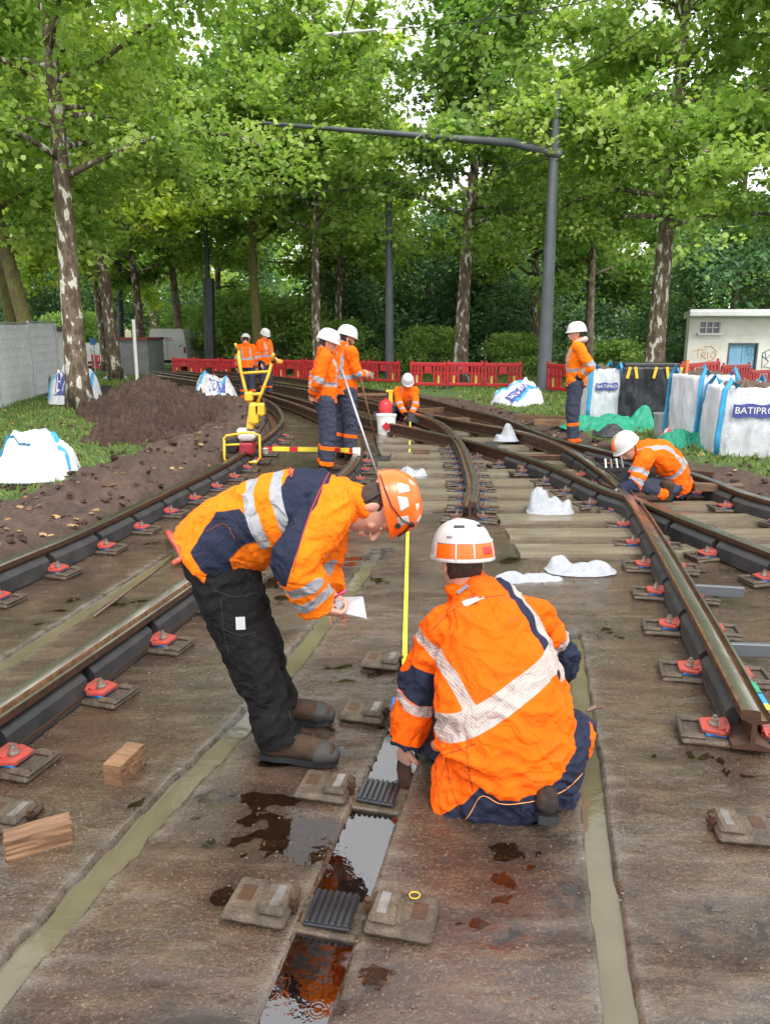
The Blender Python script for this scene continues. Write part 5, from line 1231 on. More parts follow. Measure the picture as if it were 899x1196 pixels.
def locate(V, segs):
    """for every vertex: owning segment, distance along it (m), fraction, lateral and front/back offset"""
    best = np.full(len(V), 1e9); own = np.zeros(len(V), int); al = np.zeros(len(V)); fr = np.zeros(len(V)); la = np.zeros(len(V)); bb = np.zeros(len(V))
    for k, s in enumerate(segs):
        D = np.linalg.norm(V[:,None,:]-s.P[None], axis=2); i = D.argmin(1); d = D[np.arange(len(V)), i]/s.R[i].mean(1)
        i0 = np.clip(i-1, 0, len(s.P)-1); i1 = np.clip(i+1, 0, len(s.P)-1); T = s.P[i1]-s.P[i0]; T /= np.linalg.norm(T, axis=1)[:,None]+1e-9
        q = V-s.P[i]; a = s.L[i]+(q*T).sum(1); S = s.side[None]-T*(T*s.side[None]).sum(1)[:,None]; S /= np.linalg.norm(S, axis=1)[:,None]+1e-9; B = np.cross(T, S)
        m = d < best; best[m] = d[m]; own[m] = k; al[m] = a[m]; fr[m] = a[m]/s.L[-1]; la[m] = (q*S).sum(1)[m]; bb[m] = (q*B).sum(1)[m]
    return own, al, fr, la, bb
def folds(V, Nn, loc, amp, seed, segs, freq=22, joint=None):
    own, al, fr, la, bb = loc; out = np.empty(len(V))
    for i in range(len(V)):
        k = own[i]*7.3+seed; a, x, y = al[i], la[i], bb[i]
        n1 = noise.noise(Vector((a*freq*.5+2.5*noise.noise(Vector((x*6+k, y*6, a*3))), x*5+k, y*5)))
        n2 = noise.noise(Vector((a*freq+k, x*9, y*9-k))); n3 = noise.noise(Vector((V[i][0]*9+k, V[i][1]*9, V[i][2]*9)))
        n4 = noise.noise(Vector((V[i][0]*17+k+n3*1.5, V[i][1]*17, V[i][2]*17))); out[i] = amp*(.7*n3+1.0*(.35-abs(n1)*1.6)+.35*n2+.55*(.3-abs(n4)*1.5))
    return V+Nn*out[:,None]
def cloth_mat(name, main, dark=(.02, .024, .045), silver=(.28, .29, .31), hatch=False, dirt=.0):
    n = N(name); nz = n.noise(7, 4, .6); f = n.noise(260, 2, .5)
    mn = n.mix(n.mr(nz, .3, .75, 0, .45), main, tuple(x*.66 for x in main)); mn = n.mix(n.mr(n.noise(17, 5, .75), .56, .72, 0, .4), mn, tuple(x*.45+.03 for x in main))
    if dirt:
        n.n; d = n.noise(4.5, 6, .7); mn = n.mix(n.mr(d, .52, .75, 0, dirt), mn, (.28, .09, .03))
    nv = n.mr(n.attr('navy'), -.0012, .0012, 0, 1); sv = n.mr(n.attr('silver'), -.0012, .0012, 0, 1)
    col = n.mix(nv, mn, dark)
    slv = silver
    if hatch:
        hv = n.math('SINE', n.math('MULTIPLY', n.attr('hatch'), 520)); slv = n.mix(n.mr(hv, -.2, .2, 0, .55), silver, (.75, .4, .25))
    col = n.mix(sv, col, slv)
    return n.set(col, n.mix(sv, (.9,)*3, (.4,)*3), 0, n.bump(n.math('ADD', n.math('MULTIPLY', f, .12), n.math('ADD', n.math('MULTIPLY', n.noise(26, 4, .6), .35), n.math('MULTIPLY', n.math('MINIMUM', n.math('ABSOLUTE', n.math('SUBTRACT', n.noise(6.5, 3, .55, None, 1.2), .5)), .07), 6))), .7, .012), .12)
ORG = (.9, .13, .006)
M['jacket'] = cloth_mat('hivis_jacket', ORG); M['jacketB'] = cloth_mat('hivis_jacket_soft', (.92, .19, .008)); M['jacketC'] = cloth_mat('hivis_jacket_worn', (.9, .115, .004), hatch=True, dirt=.3)
M['pblack'] = cloth_mat('black_trousers', (.012, .0115, .012)); M['pnavy'] = cloth_mat('navy_trousers', (.045, .05, .075), ORG, (.42, .43, .45))
def skin_mat():
    n = N('skin'); a = n.noise(6, 4, .6); col = n.mix(n.mr(a, .35, .7, 0, 1), (.52, .3, .22), (.58, .27, .2))
    n.b.inputs['Subsurface Weight'].default_value = .08; n.b.inputs['Subsurface Radius'].default_value = (.01, .004, .002)
    return n.set(col, .5, 0, n.bump(n.noise(160, 3, .5), .15, .001), .4)
M['skin'] = skin_mat(); M['hair'] = pm('dark_hair', (.05, .03, .02), (.02, .014, .01), 60, .7, bump=.6, bscale=150, bdist=.004)
M['helmw'] = pm('white_helmet_shell', (.5, .5, .49), (.42, .41, .39), 6, .28, .4, 0, .05); M['helmo'] = pm('orange_helmet_shell', (.88, .13, .008), (.8, .105, .006), 5, .25, .35, 0, .05)
M['leather'] = pm('brown_boot_leather', (.07, .042, .028), (.035, .024, .018), 14, .7, .9, 0, .9, 45, .006, spec=.15); M['glove'] = pm('grey_glove', (.24, .25, .26), (.1, .1, .11), 8, .8)
M['paper'] = pm('printed_paper', (.45, .47, .5), (.42, .44, .47), 4, .7, bump=0); M['ink'] = pm('paper_ink', (.2, .2, .25), None, 4, .7); M['pink'] = pm('pink_pen', (.7, .06, .25), None, 4, .4)
M['eye'] = pm('eye_white', (.7, .68, .65), None, 3, .2, bump=0); M['tagred'] = pm('red_letter', (.6, .03, .03), None, 3, .6)

def frameM(o, Fv, Up):
    y = Vector(Fv).normalized(); z = Vector(Up); z = (z-y*z.dot(y)).normalized(); x = y.cross(z)
    return Matrix.Translation(o) @ Matrix(((x.x, y.x, z.x, 0), (x.y, y.y, z.y, 0), (x.z, y.z, z.z, 0), (0, 0, 0, 1)))
def head_geo(g, Mx, s=1.0):
    def L(p): return Mx @ (Vector(p)*s)
    side = (Mx.to_3x3() @ Vector((1, 0, 0)))
    secs = [((0, .052, -.118), (.022, .022)), ((0, .040, -.105), (.042, .044)), ((0, .022, -.08), (.056, .068)), ((0, .008, -.045), (.066, .086)), ((0, 0, 0), (.072, .094)), ((0, -.004, .04), (.075, .099)), ((0, -.006, .08), (.066, .088)), ((0, -.008, .105), (.046, .062)), ((0, -.008, .118), (.02, .03))]
    g.tube([L(p) for p, r in secs], [(r[0]*s, r[1]*s) for p, r in secs], 28, side=side)
    limb(g, [L((0, .088, .022)), L((0, .103, -.005)), L((0, .116, -.030)), L((0, .104, -.041))], [.007*s, .0095*s, .014*s, .011*s], step=.006, seg=12)
    for k in (-1, 1):
        g.sphere((0, 0, 0), 1, Mx @ Matrix.Translation(Vector((k*.012, .1, -.036))*s) @ Matrix.Diagonal((.009*s, .01*s, .007*s, 1)), 10, 8)
        limb(g, [L((k*.052, .070, .030)), L((k*.03, .088, .036)), L((k*.01, .094, .030))], [.008*s, .0105*s, .008*s], step=.01, seg=10)
        g.sphere((0, 0, 0), 1, Mx @ Matrix.Translation(Vector((k*.042, .056, -.022))*s) @ Matrix.Diagonal((.02*s, .019*s, .02*s, 1)), 12, 8)
        g.sphere((0, 0, 0), 1, Mx @ Matrix.Translation(Vector((k*.076, -.012, -.006))*s) @ Matrix.Rotation(RAD(15*k), 4, 'Z') @ Matrix.Diagonal((.008*s, .018*s, .031*s, 1)), 12, 10)
    limb(g, [L((-.02, .084, -.064)), L((0, .096, -.062)), L((.02, .084, -.064))], [.006*s, .0085*s, .006*s], step=.008, seg=10)
    limb(g, [L((-.017, .082, -.076)), L((0, .092, -.075)), L((.017, .082, -.076))], [.006*s, .009*s, .006*s], step=.008, seg=10)
def hand_geo(g, wr, d, nrm, thumb, curl=.5, s=1.0, infl=0, spread=0):
    """wr wrist, d finger direction, nrm palm normal (curl direction), thumb +1/-1 side"""
    d = Vector(d).normalized(); n = Vector(nrm); n = (n-d*n.dot(d)).normalized(); sd = d.cross(n)*thumb
    limb(g, [wr-d*.02, wr+d*.02*s, wr+d*.055*s, wr+d*.088*s], [(.027*s+infl, .02*s+infl), (.033*s+infl, .018*s+infl), (.041*s+infl, .016*s+infl), (.039*s+infl, .012*s+infl)], side=sd, step=.015, seg=14)
    for k, (off, ln) in enumerate(((.029, .072), (.010, .080), (-.010, .075), (-.028, .060))):
        p = wr+d*.082*s+sd*off*s; a = curl*.55+.1*k*curl; dd = (d+sd*(off*spread)).normalized(); pts = [wr+d*.055*s+sd*off*s*.9, p]; ang = 0
        for f_ in (.45, .32, .23):
            ang += a*(1.15 if f_ < .4 else .9); v = dd*math.cos(ang)+n*math.sin(ang); p = p+v*ln*f_*s; pts.append(p)
        limb(g, pts, [.0085*s+infl, .0093*s+infl, .0086*s+infl, .008*s+infl, .0068*s+infl], step=.01, seg=10)
    tb = wr+d*.022*s+sd*.026*s; t1 = tb+(sd*.75+d*.7+n*.15).normalized()*.04*s; t2 = t1+(sd*.3+d*.85+n*(.25+.4*curl)).normalized()*.032*s; t3 = t2+(d*.8+n*(.4+.4*curl)-sd*.1).normalized()*.024*s
    limb(g, [tb, t1, t2, t3], [.014*s+infl, .0115*s+infl, .010*s+infl, .008*s+infl], step=.01, seg=10)
def helmet(par, Mx, mat, near=False, s=1.0, kind='plain'):
    A, B_, Hh = .12*s, .146*s, .146*s; fb = .3 if kind == 'rimless' else .6
    def dome(ph, th, off=0):
        c = math.cos(th)**.72; z = math.sin(th)**1.0
        x, y, zz = A*c*math.cos(ph), B_*c*math.sin(ph), Hh*z
        rd = .004*math.exp(-(x/(.018*s))**2)*math.sin(th) if near else 0
        nx = Vector((x/A**2, y/B_**2, zz/Hh**2+.001)).normalized(); return Vector((x, y, zz+.022*s))+nx*(off+rd)
    n = 48 if near else 24; rows = []
    for sc_, fz, z in ((.93, .93, .024), (1+.05*fb, 1+.20*fb, .013), (1+.08*fb, 1+.25*fb, .018), (1+.03*fb, 1+.1*fb, .028)):
        rows.append([Vector((A*sc_*math.cos(a), B_*(sc_+(fz-sc_)*max(0, math.sin(a))**1.5)*math.sin(a), z*s-.004*s*max(0, math.sin(a)))) for a in np.linspace(0, 2*math.pi, n, False)])
    for th in np.linspace(.06, math.pi/2-.04, 14 if near else 8): rows.append([dome(a, th) for a in np.linspace(0, 2*math.pi, n, False)])
    g = Geo(); vs = [v for r in rows for v in r]; fs = [(i*n+k, i*n+(k+1) % n, (i+1)*n+(k+1) % n, (i+1)*n+k) for i in range(len(rows)-1) for k in range(n)]+[tuple(range((len(rows)-1)*n, len(rows)*n)), tuple(range(n-1, -1, -1))]
    g.add(vs, fs, Mx); h = build('helmet', g, mat, par, autosm=50)
    def patch(name, p0, p1, t0, t1, m, off=.0025, nn=14, taper=0, par_=h):
        g = Geo(); vs = []; 
        for lay in (off*s, -.002*s):
            for i in range(nn+1):
                for j in range(nn+1):
                    f = i/nn; e = j/nn; tw = (1-taper*f)
                    vs.append(dome(RAD((p0+p1)/2+(e-.5)*(p1-p0)*tw), RAD(t0+(t1-t0)*f), lay))
        k = (nn+1)**2; fs = []
        for i in range(nn):
            for j in range(nn): a = i*(nn+1)+j; fs += [(a, a+1, a+nn+2, a+nn+1), (k+a+nn+1, k+a+nn+2, k+a+1, k+a)]
        for i in range(nn):
            a, b = i, i+1; fs.append((a, k+a, k+b, b)); a, b = nn*(nn+1)+i, nn*(nn+1)+i+1; fs.append((b, k+b, k+a, a))
            a, b = i*(nn+1), (i+1)*(nn+1); fs.append((b, k+b, k+a, a)); a += nn; b += nn; fs.append((a, k+a, k+b, b))
        g.add(vs, fs, Mx); return build(name, g, m, par_, smooth=True)
    return h, dome, patch
def boot(par, heel, d, s=1.0, mat=None, vox=.008, tilt=0, near_detail=False, shaft=True):
    """heel: ground point under the heel; d: horizontal toe direction; tilt: heel lifted angle"""
    d = Vector((d[0], d[1], 0)).normalized(); sd = Vector((d.y, -d.x, 0)); up = Vector((0, 0, 1))
    if tilt: R_ = Matrix.Rotation(tilt, 3, sd); toe = heel+d*.27*s
    def W(a, b, c=0):
        v = d*a+up*b+sd*c
        if tilt: v = R_ @ (v-d*.22*s)+d*.22*s
        return heel+v*1.0
    g = Geo(); limb(g, [W(.0*s, .058*s), W(.06*s, .062*s), (W(.14*s, .062*s)), W(.2*s, .056*s), W(.262*s, .05*s)], [(.036*s, .045*s), (.041*s, .05*s), (.046*s, .048*s), (.051*s, .044*s), (.04*s, .033*s)], side=sd)
    if shaft: limb(g, [W(.035*s, .05*s), W(.04*s, .13*s), W(.03*s, .2*s)], [(.045*s, .055*s), (.05*s, .06*s), (.055*s, .065*s)], side=sd)
    V, Nn, f = remesh(g, vox, 2); b = mesh_obj('boot', V, f, mat or M['leather'], par, True)
    if near_detail:
        g = Geo(); limb(g, [W(.215*s, .047*s), W(.245*s, .044*s), W(.272*s, .038*s)], [(.0565*s, .049*s), (.052*s, .045*s), (.037*s, .032*s)], side=sd); build('toe_cap', g, M['rubgrey'], b, smooth=True)
        g = Geo()
        for k in range(5): a0 = .085+.026*k; hz = .118-.010*k; g.tube([W(a0*s, hz*s, -.028*s), W((a0+.012)*s, (hz+.006)*s, 0), W(a0*s, hz*s, .028*s)], .0035, 6)
        build('laces', g, M['black'], b, smooth=True)
    outl = [(-.038, .0), (-.03, .03), (.02, .037), (.09, .033), (.16, .043), (.22, .046), (.27, .033), (.291, .0)]; outl += [(a, -c) for a, c in outl[-2:0:-1]]
    g = Geo(); vs = [W(a*s, .0, c*s) for a, c in outl]+[W(a*s*1.0, .026*s, c*s*1.03) for a, c in outl]; m = len(outl); g.add(vs, [tuple(range(m)), tuple(range(2*m-1, m-1, -1))]+[(i, m+i, m+(i+1) % m, (i+1) % m) for i in range(m)]); build('sole', g, M['rubber'], b)
    return b
def seg_d(X, Z, pts):
    d = np.full(X.shape, 1e9)
    for (a, b), (c, e) in zip(pts[:-1], pts[1:]):
        dx, dz = c-a, e-b; t = np.clip(((X-a)*dx+(Z-b)*dz)/(dx*dx+dz*dz+1e-12), 0, 1); d = np.minimum(d, np.hypot(X-a-t*dx, Z-b-t*dz))
    return d
def poly_sd(X, Z, pts):
    'positive inside'
    ins = np.zeros(X.shape, bool); n = len(pts)
    for i in range(n):
        (x0, z0), (x1, z1) = pts[i], pts[(i+1) % n]
        c = ((z0 > Z) != (z1 > Z)) & (X < (x1-x0)*(Z-z0)/(z1-z0+1e-12)+x0); ins ^= c
    return np.where(ins, 1, -1)*seg_d(X, Z, list(pts)+[pts[0]])
def xz(px, Y): return [(U(u, v, Y).x, U(u, v, Y).z) for u, v in px]
def person(label, J, vox=.008, jm=None, tm=None, paint=None, tpaint=None, torso=None, arms=None, group=None, hel='helmw', near=False, bulk=1.0, famp=.012, curl=(.5, .5), hn=None, gloves=False, boots=True, beard=False, seed=1, thigh=.098, hands=True, hs=1.0, calf=.072, hkind='plain', extra_j=None, extra_t=None, coat_hem=.1, bootmat=None):
    V3 = Vector; J = {k: V3(v) for k, v in J.items()}
    sd = (J['shR']-J['shL']).normalized(); base = V3((J['pel'].x, J['pel'].y, 0))
    root = empty('person', base, 0, label, 'person', group)
    spine = [J['pel'], J['pel'].lerp(J['chest'], .5)+J.get('arch', V3())*.5, J['chest'], J['neck']]
    tdir = (J['neck']-J['pel']).normalized(); ddn = (J['pel']-spine[1]).normalized()
    Mx = frameM(J['head'], J['F'], J['Up'])
    # body
    g = Geo(); limb(g, [J['pel']]+spine[1:], [(.13, .085), (.125, .09), (.155, .11), (.06, .055)], side=sd)
    limb(g, [J['shL'], J['chest'].lerp(J['neck'], .6), J['shR']], [.055, .07, .055])
    limb(g, [J['neck']-tdir*.03, J['neck'], Mx @ V3((0, -.02, -.055))], [.062, .056, .056]); head_geo(g, Mx)
    for s in 'LR':
        limb(g, [J['sh'+s], J['el'+s], J['wr'+s]], [.05, .04, .027]); limb(g, [J['hip'+s], J['kn'+s], J['an'+s]], [.07, .05, .038]); limb(g, [J['an'+s]+V3((0, 0, .0)), J['an'+s]+V3(J['toe'+s])*.07+V3((0, 0, -.035))], [.033, .026])
        d = J.get('hd'+s, J['wr'+s]-J['el'+s]); nr = J.get('hn'+s, V3((0, 0, -1)) if s else 0)
        if hands: hand_geo(g, J['wr'+s], d, nr, (1 if s == 'L' else -1), curl[0 if s == 'L' else 1], hs)
    V, Nn, f = remesh(g, vox if not near else .0042, 2 if not near else 3); 
    body = mesh_obj('body', V, f, M['skin'], root, True)
    for k in (-1, 1):
        g = Geo(); g.sphere((0, 0, 0), 1, Mx @ Matrix.Translation((k*.031, .0805, .012)) @ Matrix.Diagonal((.0135, .008, .006, 1)), 12, 8); g.cur = 1; g.sphere((0, 0, 0), 1, Mx @ Matrix.Translation((k*.031, .0862, .011)) @ Matrix.Diagonal((.005, .004, .005, 1)), 10, 8); build('eye', g, [M['eye'], M['black']], root, smooth=True)
    # hair at the back and sides, eyebrows
    g = Geo(); hs_ = [((0, -.030, -.055), (.062, .055)), ((0, -.022, -.02), (.0735, .076)), ((0, -.018, .02), (.0775, .084)), ((0, -.014, .07), (.073, .082))]
    g.tube([Mx @ V3(p) for p, r in hs_], [r for p, r in hs_], 22, side=Mx.to_3x3() @ V3((1, 0, 0)))
    for k in (-1, 1): g.tube([Mx @ V3((k*.05, .078, .033)), Mx @ V3((k*.032, .0975, .038)), Mx @ V3((k*.014, .1, .032))], .0035, 6)
    build('hair', g, M['hair'], root, smooth=True)
    if beard:
        g = Geo(); limb(g, [Mx @ V3((-.068, .02, -.03)), Mx @ V3((-.05, .06, -.085)), Mx @ V3((0, .075, -.112)), Mx @ V3((.05, .06, -.085)), Mx @ V3((.068, .02, -.03))], [.014, .022, .03, .022, .014]); build('beard', g, M['hair'], root, smooth=True)
    # trousers
    g = Geo(); segs = []
    hipc = (J['hipL']+J['hipR'])/2; wa = spine[0].lerp(spine[1], .35)
    limb(g, [hipc, J['pel'], wa], [(.18*bulk, .14*bulk), (.18*bulk, .15*bulk), (.17*bulk, .135*bulk)], side=sd)
    for s in 'LR':
        pts = [J['hip'+s], J['hip'+s].lerp(J['kn'+s], .5), J['kn'+s], J['kn'+s].lerp(J['an'+s], .5), J['an'+s]+(J['an'+s]-J['kn'+s]).normalized()*.01]
        rd = [thigh*1.12, thigh, calf*1.12, calf, calf*1.0]
        limb(g, pts, rd, caps=(True, False)); segs.append(Seg('leg'+s, pts, rd, sd))
    if extra_t: extra_t(g)
    V, Nn, f = remesh(g, vox, 2); loc = locate(V, segs); V = folds(V, Nn, loc, famp, seed, segs, 26)
    tr = mesh_obj('trousers', V, f, tm or M['pnavy'], root, True)
    nv, sv = (tpaint or default_tp)(loc, segs, V); attr_set(tr, 'navy', nv); attr_set(tr, 'silver', sv); attr_set(tr, 'hatch', loc[1])
    # jacket
    g = Geo(); segs = []
    if torso: tp, trd = zip(*torso)
    else:
        tp = [J['pel']+ddn*coat_hem, J['pel'], spine[1], J['chest'], J['chest'].lerp(J['neck'], .62), J['neck']-tdir*.01]
        trd = [(.2, .155), (.19, .15), (.18, .145), (.195, .15), (.15, .12), (.075, .075)]
    trd = [(a*bulk, b*bulk) for a, b in trd]; limb(g, list(tp), trd, side=sd, caps=(False, True), seg=32); segs.append(Seg('torso', list(tp), trd, sd))
    chs = J['chest'].lerp(J['neck'], .6)
    limb(g, [J['shL'], chs, J['shR']], [.072*bulk, .09*bulk, .072*bulk])
    for s in 'LR':
        inner = J['sh'+s].lerp(chs, .35); wrc = J['wr'+s]-(J['wr'+s]-J['el'+s]).normalized()*.015
        pts = [inner, J['sh'+s], J['sh'+s].lerp(J['el'+s], .5), J['el'+s], J['el'+s].lerp(wrc, .5), wrc]; rd = (arms or [.085, .083, .075, .07, .064, .056]); rd = [r*bulk for r in rd]
        limb(g, pts, rd, caps=(True, False)); segs.append(Seg('arm'+s, pts[1:], rd[1:], sd))
    nk = Mx @ V3((0, -.025, -.06)); limb(g, [J['neck']-tdir*.03, J['neck'].lerp(nk, .95)]+([Mx @ V3((0, -.038, -.035))] if hkind != 'plain' else []), [(.09*bulk, .088*bulk), (.084*bulk, .084*bulk)]+([(.082, .078)] if hkind != 'plain' else []), caps=(True, False))
    if extra_j: extra_j(g)
    V, Nn, f = remesh(g, vox*(.8 if near else 1), 3); loc = locate(V, segs); V2 = folds(V, Nn, loc, famp*1.1, seed+3, segs, 20)
    jk = mesh_obj('jacket', V2, f, jm or M['jacket'], root, True)
    nv, sv = (paint or default_jp)(loc, segs, V); attr_set(jk, 'navy', nv); attr_set(jk, 'silver', sv); attr_set(jk, 'hatch', loc[1]*.7+loc[3])
    if gloves:
        for s in 'LR':
            g = Geo(); d = J.get('hd'+s, J['wr'+s]-J['el'+s]); hand_geo(g, J['wr'+s], d, J.get('hn'+s, V3((0, 0, -1))), (1 if s == 'L' else -1), curl[0 if s == 'L' else 1], hs, .003); limb(g, [J['wr'+s]-V3(d).normalized()*.05, J['wr'+s]+V3(d).normalized()*.02], [.04, .034]); V, Nn, f = remesh(g, min(vox, .006), 2); mesh_obj('glove', V, f, M['glove'], root, True)
    if boots:
        for s in 'LR':
            t = V3(J['toe'+s]); t.z = 0; t.normalize(); a = J['an'+s]; boot(root, V3((a.x, a.y, a.z-.09))-t*.045, t, 1.0, bootmat, max(.006, vox*.9), 0, near)
    h, dome, patch = helmet(root, Mx @ Matrix.Translation((0, -.005, .008 if hkind == 'plain' else .03)), M[hel], near, 1.0 if hkind == 'plain' else .9, hkind)
    return root, h, dome, patch, Mx, J, jk, segs
def hoop(x, c, hw): return hw-np.abs(x-c)
def default_tp(loc, segs, V):
    own, al, fr, la, bb = loc; L0 = np.array([s.L[-1] for s in segs])[own]; z = al
    b1 = hoop(z, .60, .022); b2 = hoop(z, L0-.03, .03); nv = np.maximum(b1, b2); return nv, hoop(z, .66, .018)*0-1
def default_jp(loc, segs, V):
    own, al, fr, la, bb = loc; to = own == 0; L = segs[0].L[-1]
    s_t = np.maximum(hoop(al, L*.42, .026), np.where(al > L*.42, hoop(np.abs(la), .105, .024), -1)); La = segs[1].L[-1]
    s_a = np.maximum(hoop(al, La*.52, .024), hoop(al, La*.76, .024))
    nv = np.where(to, np.maximum(-1+0*al, .035-al), al-(La-.03)); return nv, np.where(to, s_t, s_a)
def stand(pos, face, hgt=1.74, lean=0, pose=None, hdir=None, hup=None):
    """pose overrides in local coordinates (x right, y forward, z up) for a 1.75 m figure"""
    k = hgt/1.75; L = dict(pel=(0, 0, .95), chest=(0, .02, 1.27), neck=(0, -.005, 1.475), head=(0, .035, 1.615), shL=(-.185, 0, 1.43), shR=(.185, 0, 1.43), elL=(-.25, -.03, 1.14), elR=(.25, -.03, 1.14), wrL=(-.24, .08, .9), wrR=(.24, .08, .9), hipL=(-.095, 0, .92), hipR=(.095, 0, .92), knL=(-.11, .03, .5), knR=(.11, .03, .5), anL=(-.13, -.01, .095), anR=(.13, -.01, .095))
    if pose: L.update(pose)
    Rm = Matrix.Rotation(face, 3, 'Z'); J = {}
    for a, b in L.items():
        v = Vector(b)
        if a in ('F', 'Up') or a[:2] in ('hd', 'hn', 'to'): J[a] = Rm @ v; continue
        if lean and v.z > .9: v = Vector((v.x, v.y+lean*(v.z-.9), v.z))
        J[a] = Rm @ (v*k)+Vector(pos)
    J.setdefault('F', Rm @ Vector(hdir or (0, 1, -.15))); J.setdefault('Up', Vector((0, 0, 1)) if hup is None else Rm @ Vector(hup))
    for s in 'LR': J.setdefault('toe'+s, Rm @ Vector((-.15 if s == 'L' else .15, 1, 0)))
    return J

# ---------------------------------------------------------------- bending man (profile, facing right)
J = dict(pel=U(258, 652, 2.88), chest=U(342, 593, 2.86), neck=U(412, 585, 2.86), arch=Vector((-.02, 0, .05)), head=U(437, 593, 2.84), F=(.2, -.12, -.97), Up=(.97, 0, .2),
    shL=U(388, 596, 3.03), shR=U(385, 596, 2.69), elL=U(374, 662, 3.05), elR=U(346, 656, 2.60), wrL=U(386, 697, 2.93), wrR=U(371, 711, 2.70),
    hdL=(.55, -.35, -.45), hnL=(.1, -.9, -.2), hdR=(.75, .28, -.3), hnR=(.1, .5, .85), hipL=U(266, 672, 2.98), hipR=U(262, 674, 2.80), knL=U(307, 772, 3.02), knR=U(297, 777, 2.76), anL=U(326, 838, 3.06), anR=U(326, 866, 2.76), toeL=(1, -.05, 0), toeR=(1, -.18, 0))
J['anL'].z = .098; J['anR'].z = .098
def tor(px): return [(U(u, v, Y), r) for u, v, Y, r in px]
def bp(loc, segs, V):
    own, al, fr, la, bb = loc; to = own == 0; L = segs[0].L[-1]
    X_, Z_ = V[:,0], V[:,2]; Yp = 2.68; ww = .006*np.sin(V[:,1]*40)
    s_t = np.maximum(.0215-seg_d(X_, Z_, xz([(275, 545), (281, 560), (289, 591), (308, 635)], Yp)), .0215-seg_d(X_, Z_, xz([(310, 536), (315, 551), (322, 583), (336, 622)], Yp))); La = segs[1].L[-1]
    nav = poly_sd(X_, Z_, xz([(222, 645), (237, 617), (251, 603), (278, 596), (300, 612), (314, 630), (286, 636), (268, 652), (273, 680), (240, 672)], Yp))
    yoke = poly_sd(X_, Z_, xz([(352, 540), (388, 548), (378, 585), (366, 625), (350, 668), (332, 612), (320, 577)], Yp)); yoke = np.minimum(yoke, .30-0*al)
    tn = np.where(nav > yoke, nav, yoke)
    sl = poly_sd(X_, Z_, xz([(352, 545), (384, 550), (366, 590), (340, 671), (319, 671), (318, 642), (345, 588), (330, 572)], Yp))
    s_a = np.maximum(.023-seg_d(X_, Z_, xz([(314, 676), (325, 681), (345, 683), (372, 670)], Yp)), .021-seg_d(X_, Z_, xz([(326, 698), (340, 703), (357, 703), (382, 686)], Yp)))
    return np.where(to, tn, sl), np.where(to, s_t, s_a)
def tb(loc, segs, V): return -1+0*loc[1], -1+0*loc[1]
r1, hl, dome, patch, Mx, JB, jkB, segB = person('person bending over to the right holding a paper sheet, orange jacket and black trousers', J, .007, M['jacketB'], M['pblack'], bp, tb,
    torso=tor([(240, 653, 2.87, (.2, .165)), (262, 634, 2.87, (.2, .17)), (300, 612, 2.87, (.2, .165)), (342, 596, 2.86, (.2, .16)), (380, 590, 2.86, (.165, .135)), (412, 588, 2.85, (.08, .085))]), arms=[.088, .092, .094, .088, .084, .07], hel='helmo', hkind='rimless', near=True, famp=.014, curl=(.9, 1.0), thigh=.118, calf=.088, seed=4)
for a in ((22, 44, 14, 34), (-14, 14, 22, 40), (-40, -18, 26, 48), (60, 80, 50, 64), (-60, -44, 52, 66), (10, 30, 56, 68), (160, 190, 22, 44)): patch('vent', a[0], a[1], a[2], a[3], M['helmw'], .0014, 10, .35)

g = Geo(); Mh = Mx @ Matrix.Translation((0, -.005, .03)); g.tube([dome(RAD(p_), RAD(t_), .004) for p_, t_ in ((-60, 0), (-30, 4), (0, 9), (30, 22), (50, 36))], [(.009, .003)]*5, 6, Mh); g.tube([dome(RAD(p_), RAD(t_), .004) for p_, t_ in ((50, 36), (62, 22), (75, 8))], [(.008, .003)]*3, 6, Mh); g.cyl(dome(RAD(38), RAD(12), .004), .011, .008, 14, Mh, axis=(1, .5, 0)); g.cyl(dome(RAD(50), RAD(36), .005), .012, .01, 14, Mh, axis=(1, .8, 0)); build('goggle_strap', g, M['black'], hl)
g = Geo(); g.tube([Mx @ Vector((.081, -.06, .04)), Mx @ Vector((.08, -.045, .0)), Mx @ Vector((.072, -.03, -.05)), Mx @ Vector((.05, -.02, -.09))], .005, 6); build('chin_strap', g, M['black'], hl)
g = Geo(); q = U(281, 728, 2.665); g.box(q, (.035, .004, .05), rz=.1); lb = build('pocket_label', g, M['paper'], r1); 
# paper and pen held in the hands
def quad_sheet(name, c, mat, label=None, cat=None, th=.0015):
    c = [Vector(p) for p in c]; n = (c[1]-c[0]).cross(c[3]-c[0]).normalized()*th; g = Geo(); g.add([p for p in c]+[p+n for p in c], [(3, 2, 1, 0), (4, 5, 6, 7), (0, 1, 5, 4), (1, 2, 6, 5), (2, 3, 7, 6), (3, 0, 4, 7)]); return g, n
c = [U(393, 715, 2.74), U(427, 722, 2.72), U(423, 697, 2.90), U(391, 698, 2.93)]
rt = empty('paper_sheet', (c[0]+c[2])/2, 0, 'white printed sheets held by the bending worker', 'paper'); g, n_ = quad_sheet('', c, None); build('sheet', g, M['paper'], rt)
g2, _ = quad_sheet('', [p+Vector((.004, .004, -.006)) for p in c], None); build('sheet', g2, M['paper'], rt)
g = Geo()
for k in range(9):
    f = .2+.07*k; a = c[0].lerp(c[3], f).lerp(c[1].lerp(c[2], f), .12 if k % 3 else .3); b = c[0].lerp(c[3], f).lerp(c[1].lerp(c[2], f), .85 if k % 2 else .6); nn = n_.normalized()*.0022; w = (c[3]-c[0])*.012
    g.add([a+nn, b+nn, b+w+nn, a+w+nn], [(0, 1, 2, 3)])
build('printed_lines', g, M['ink'], rt)
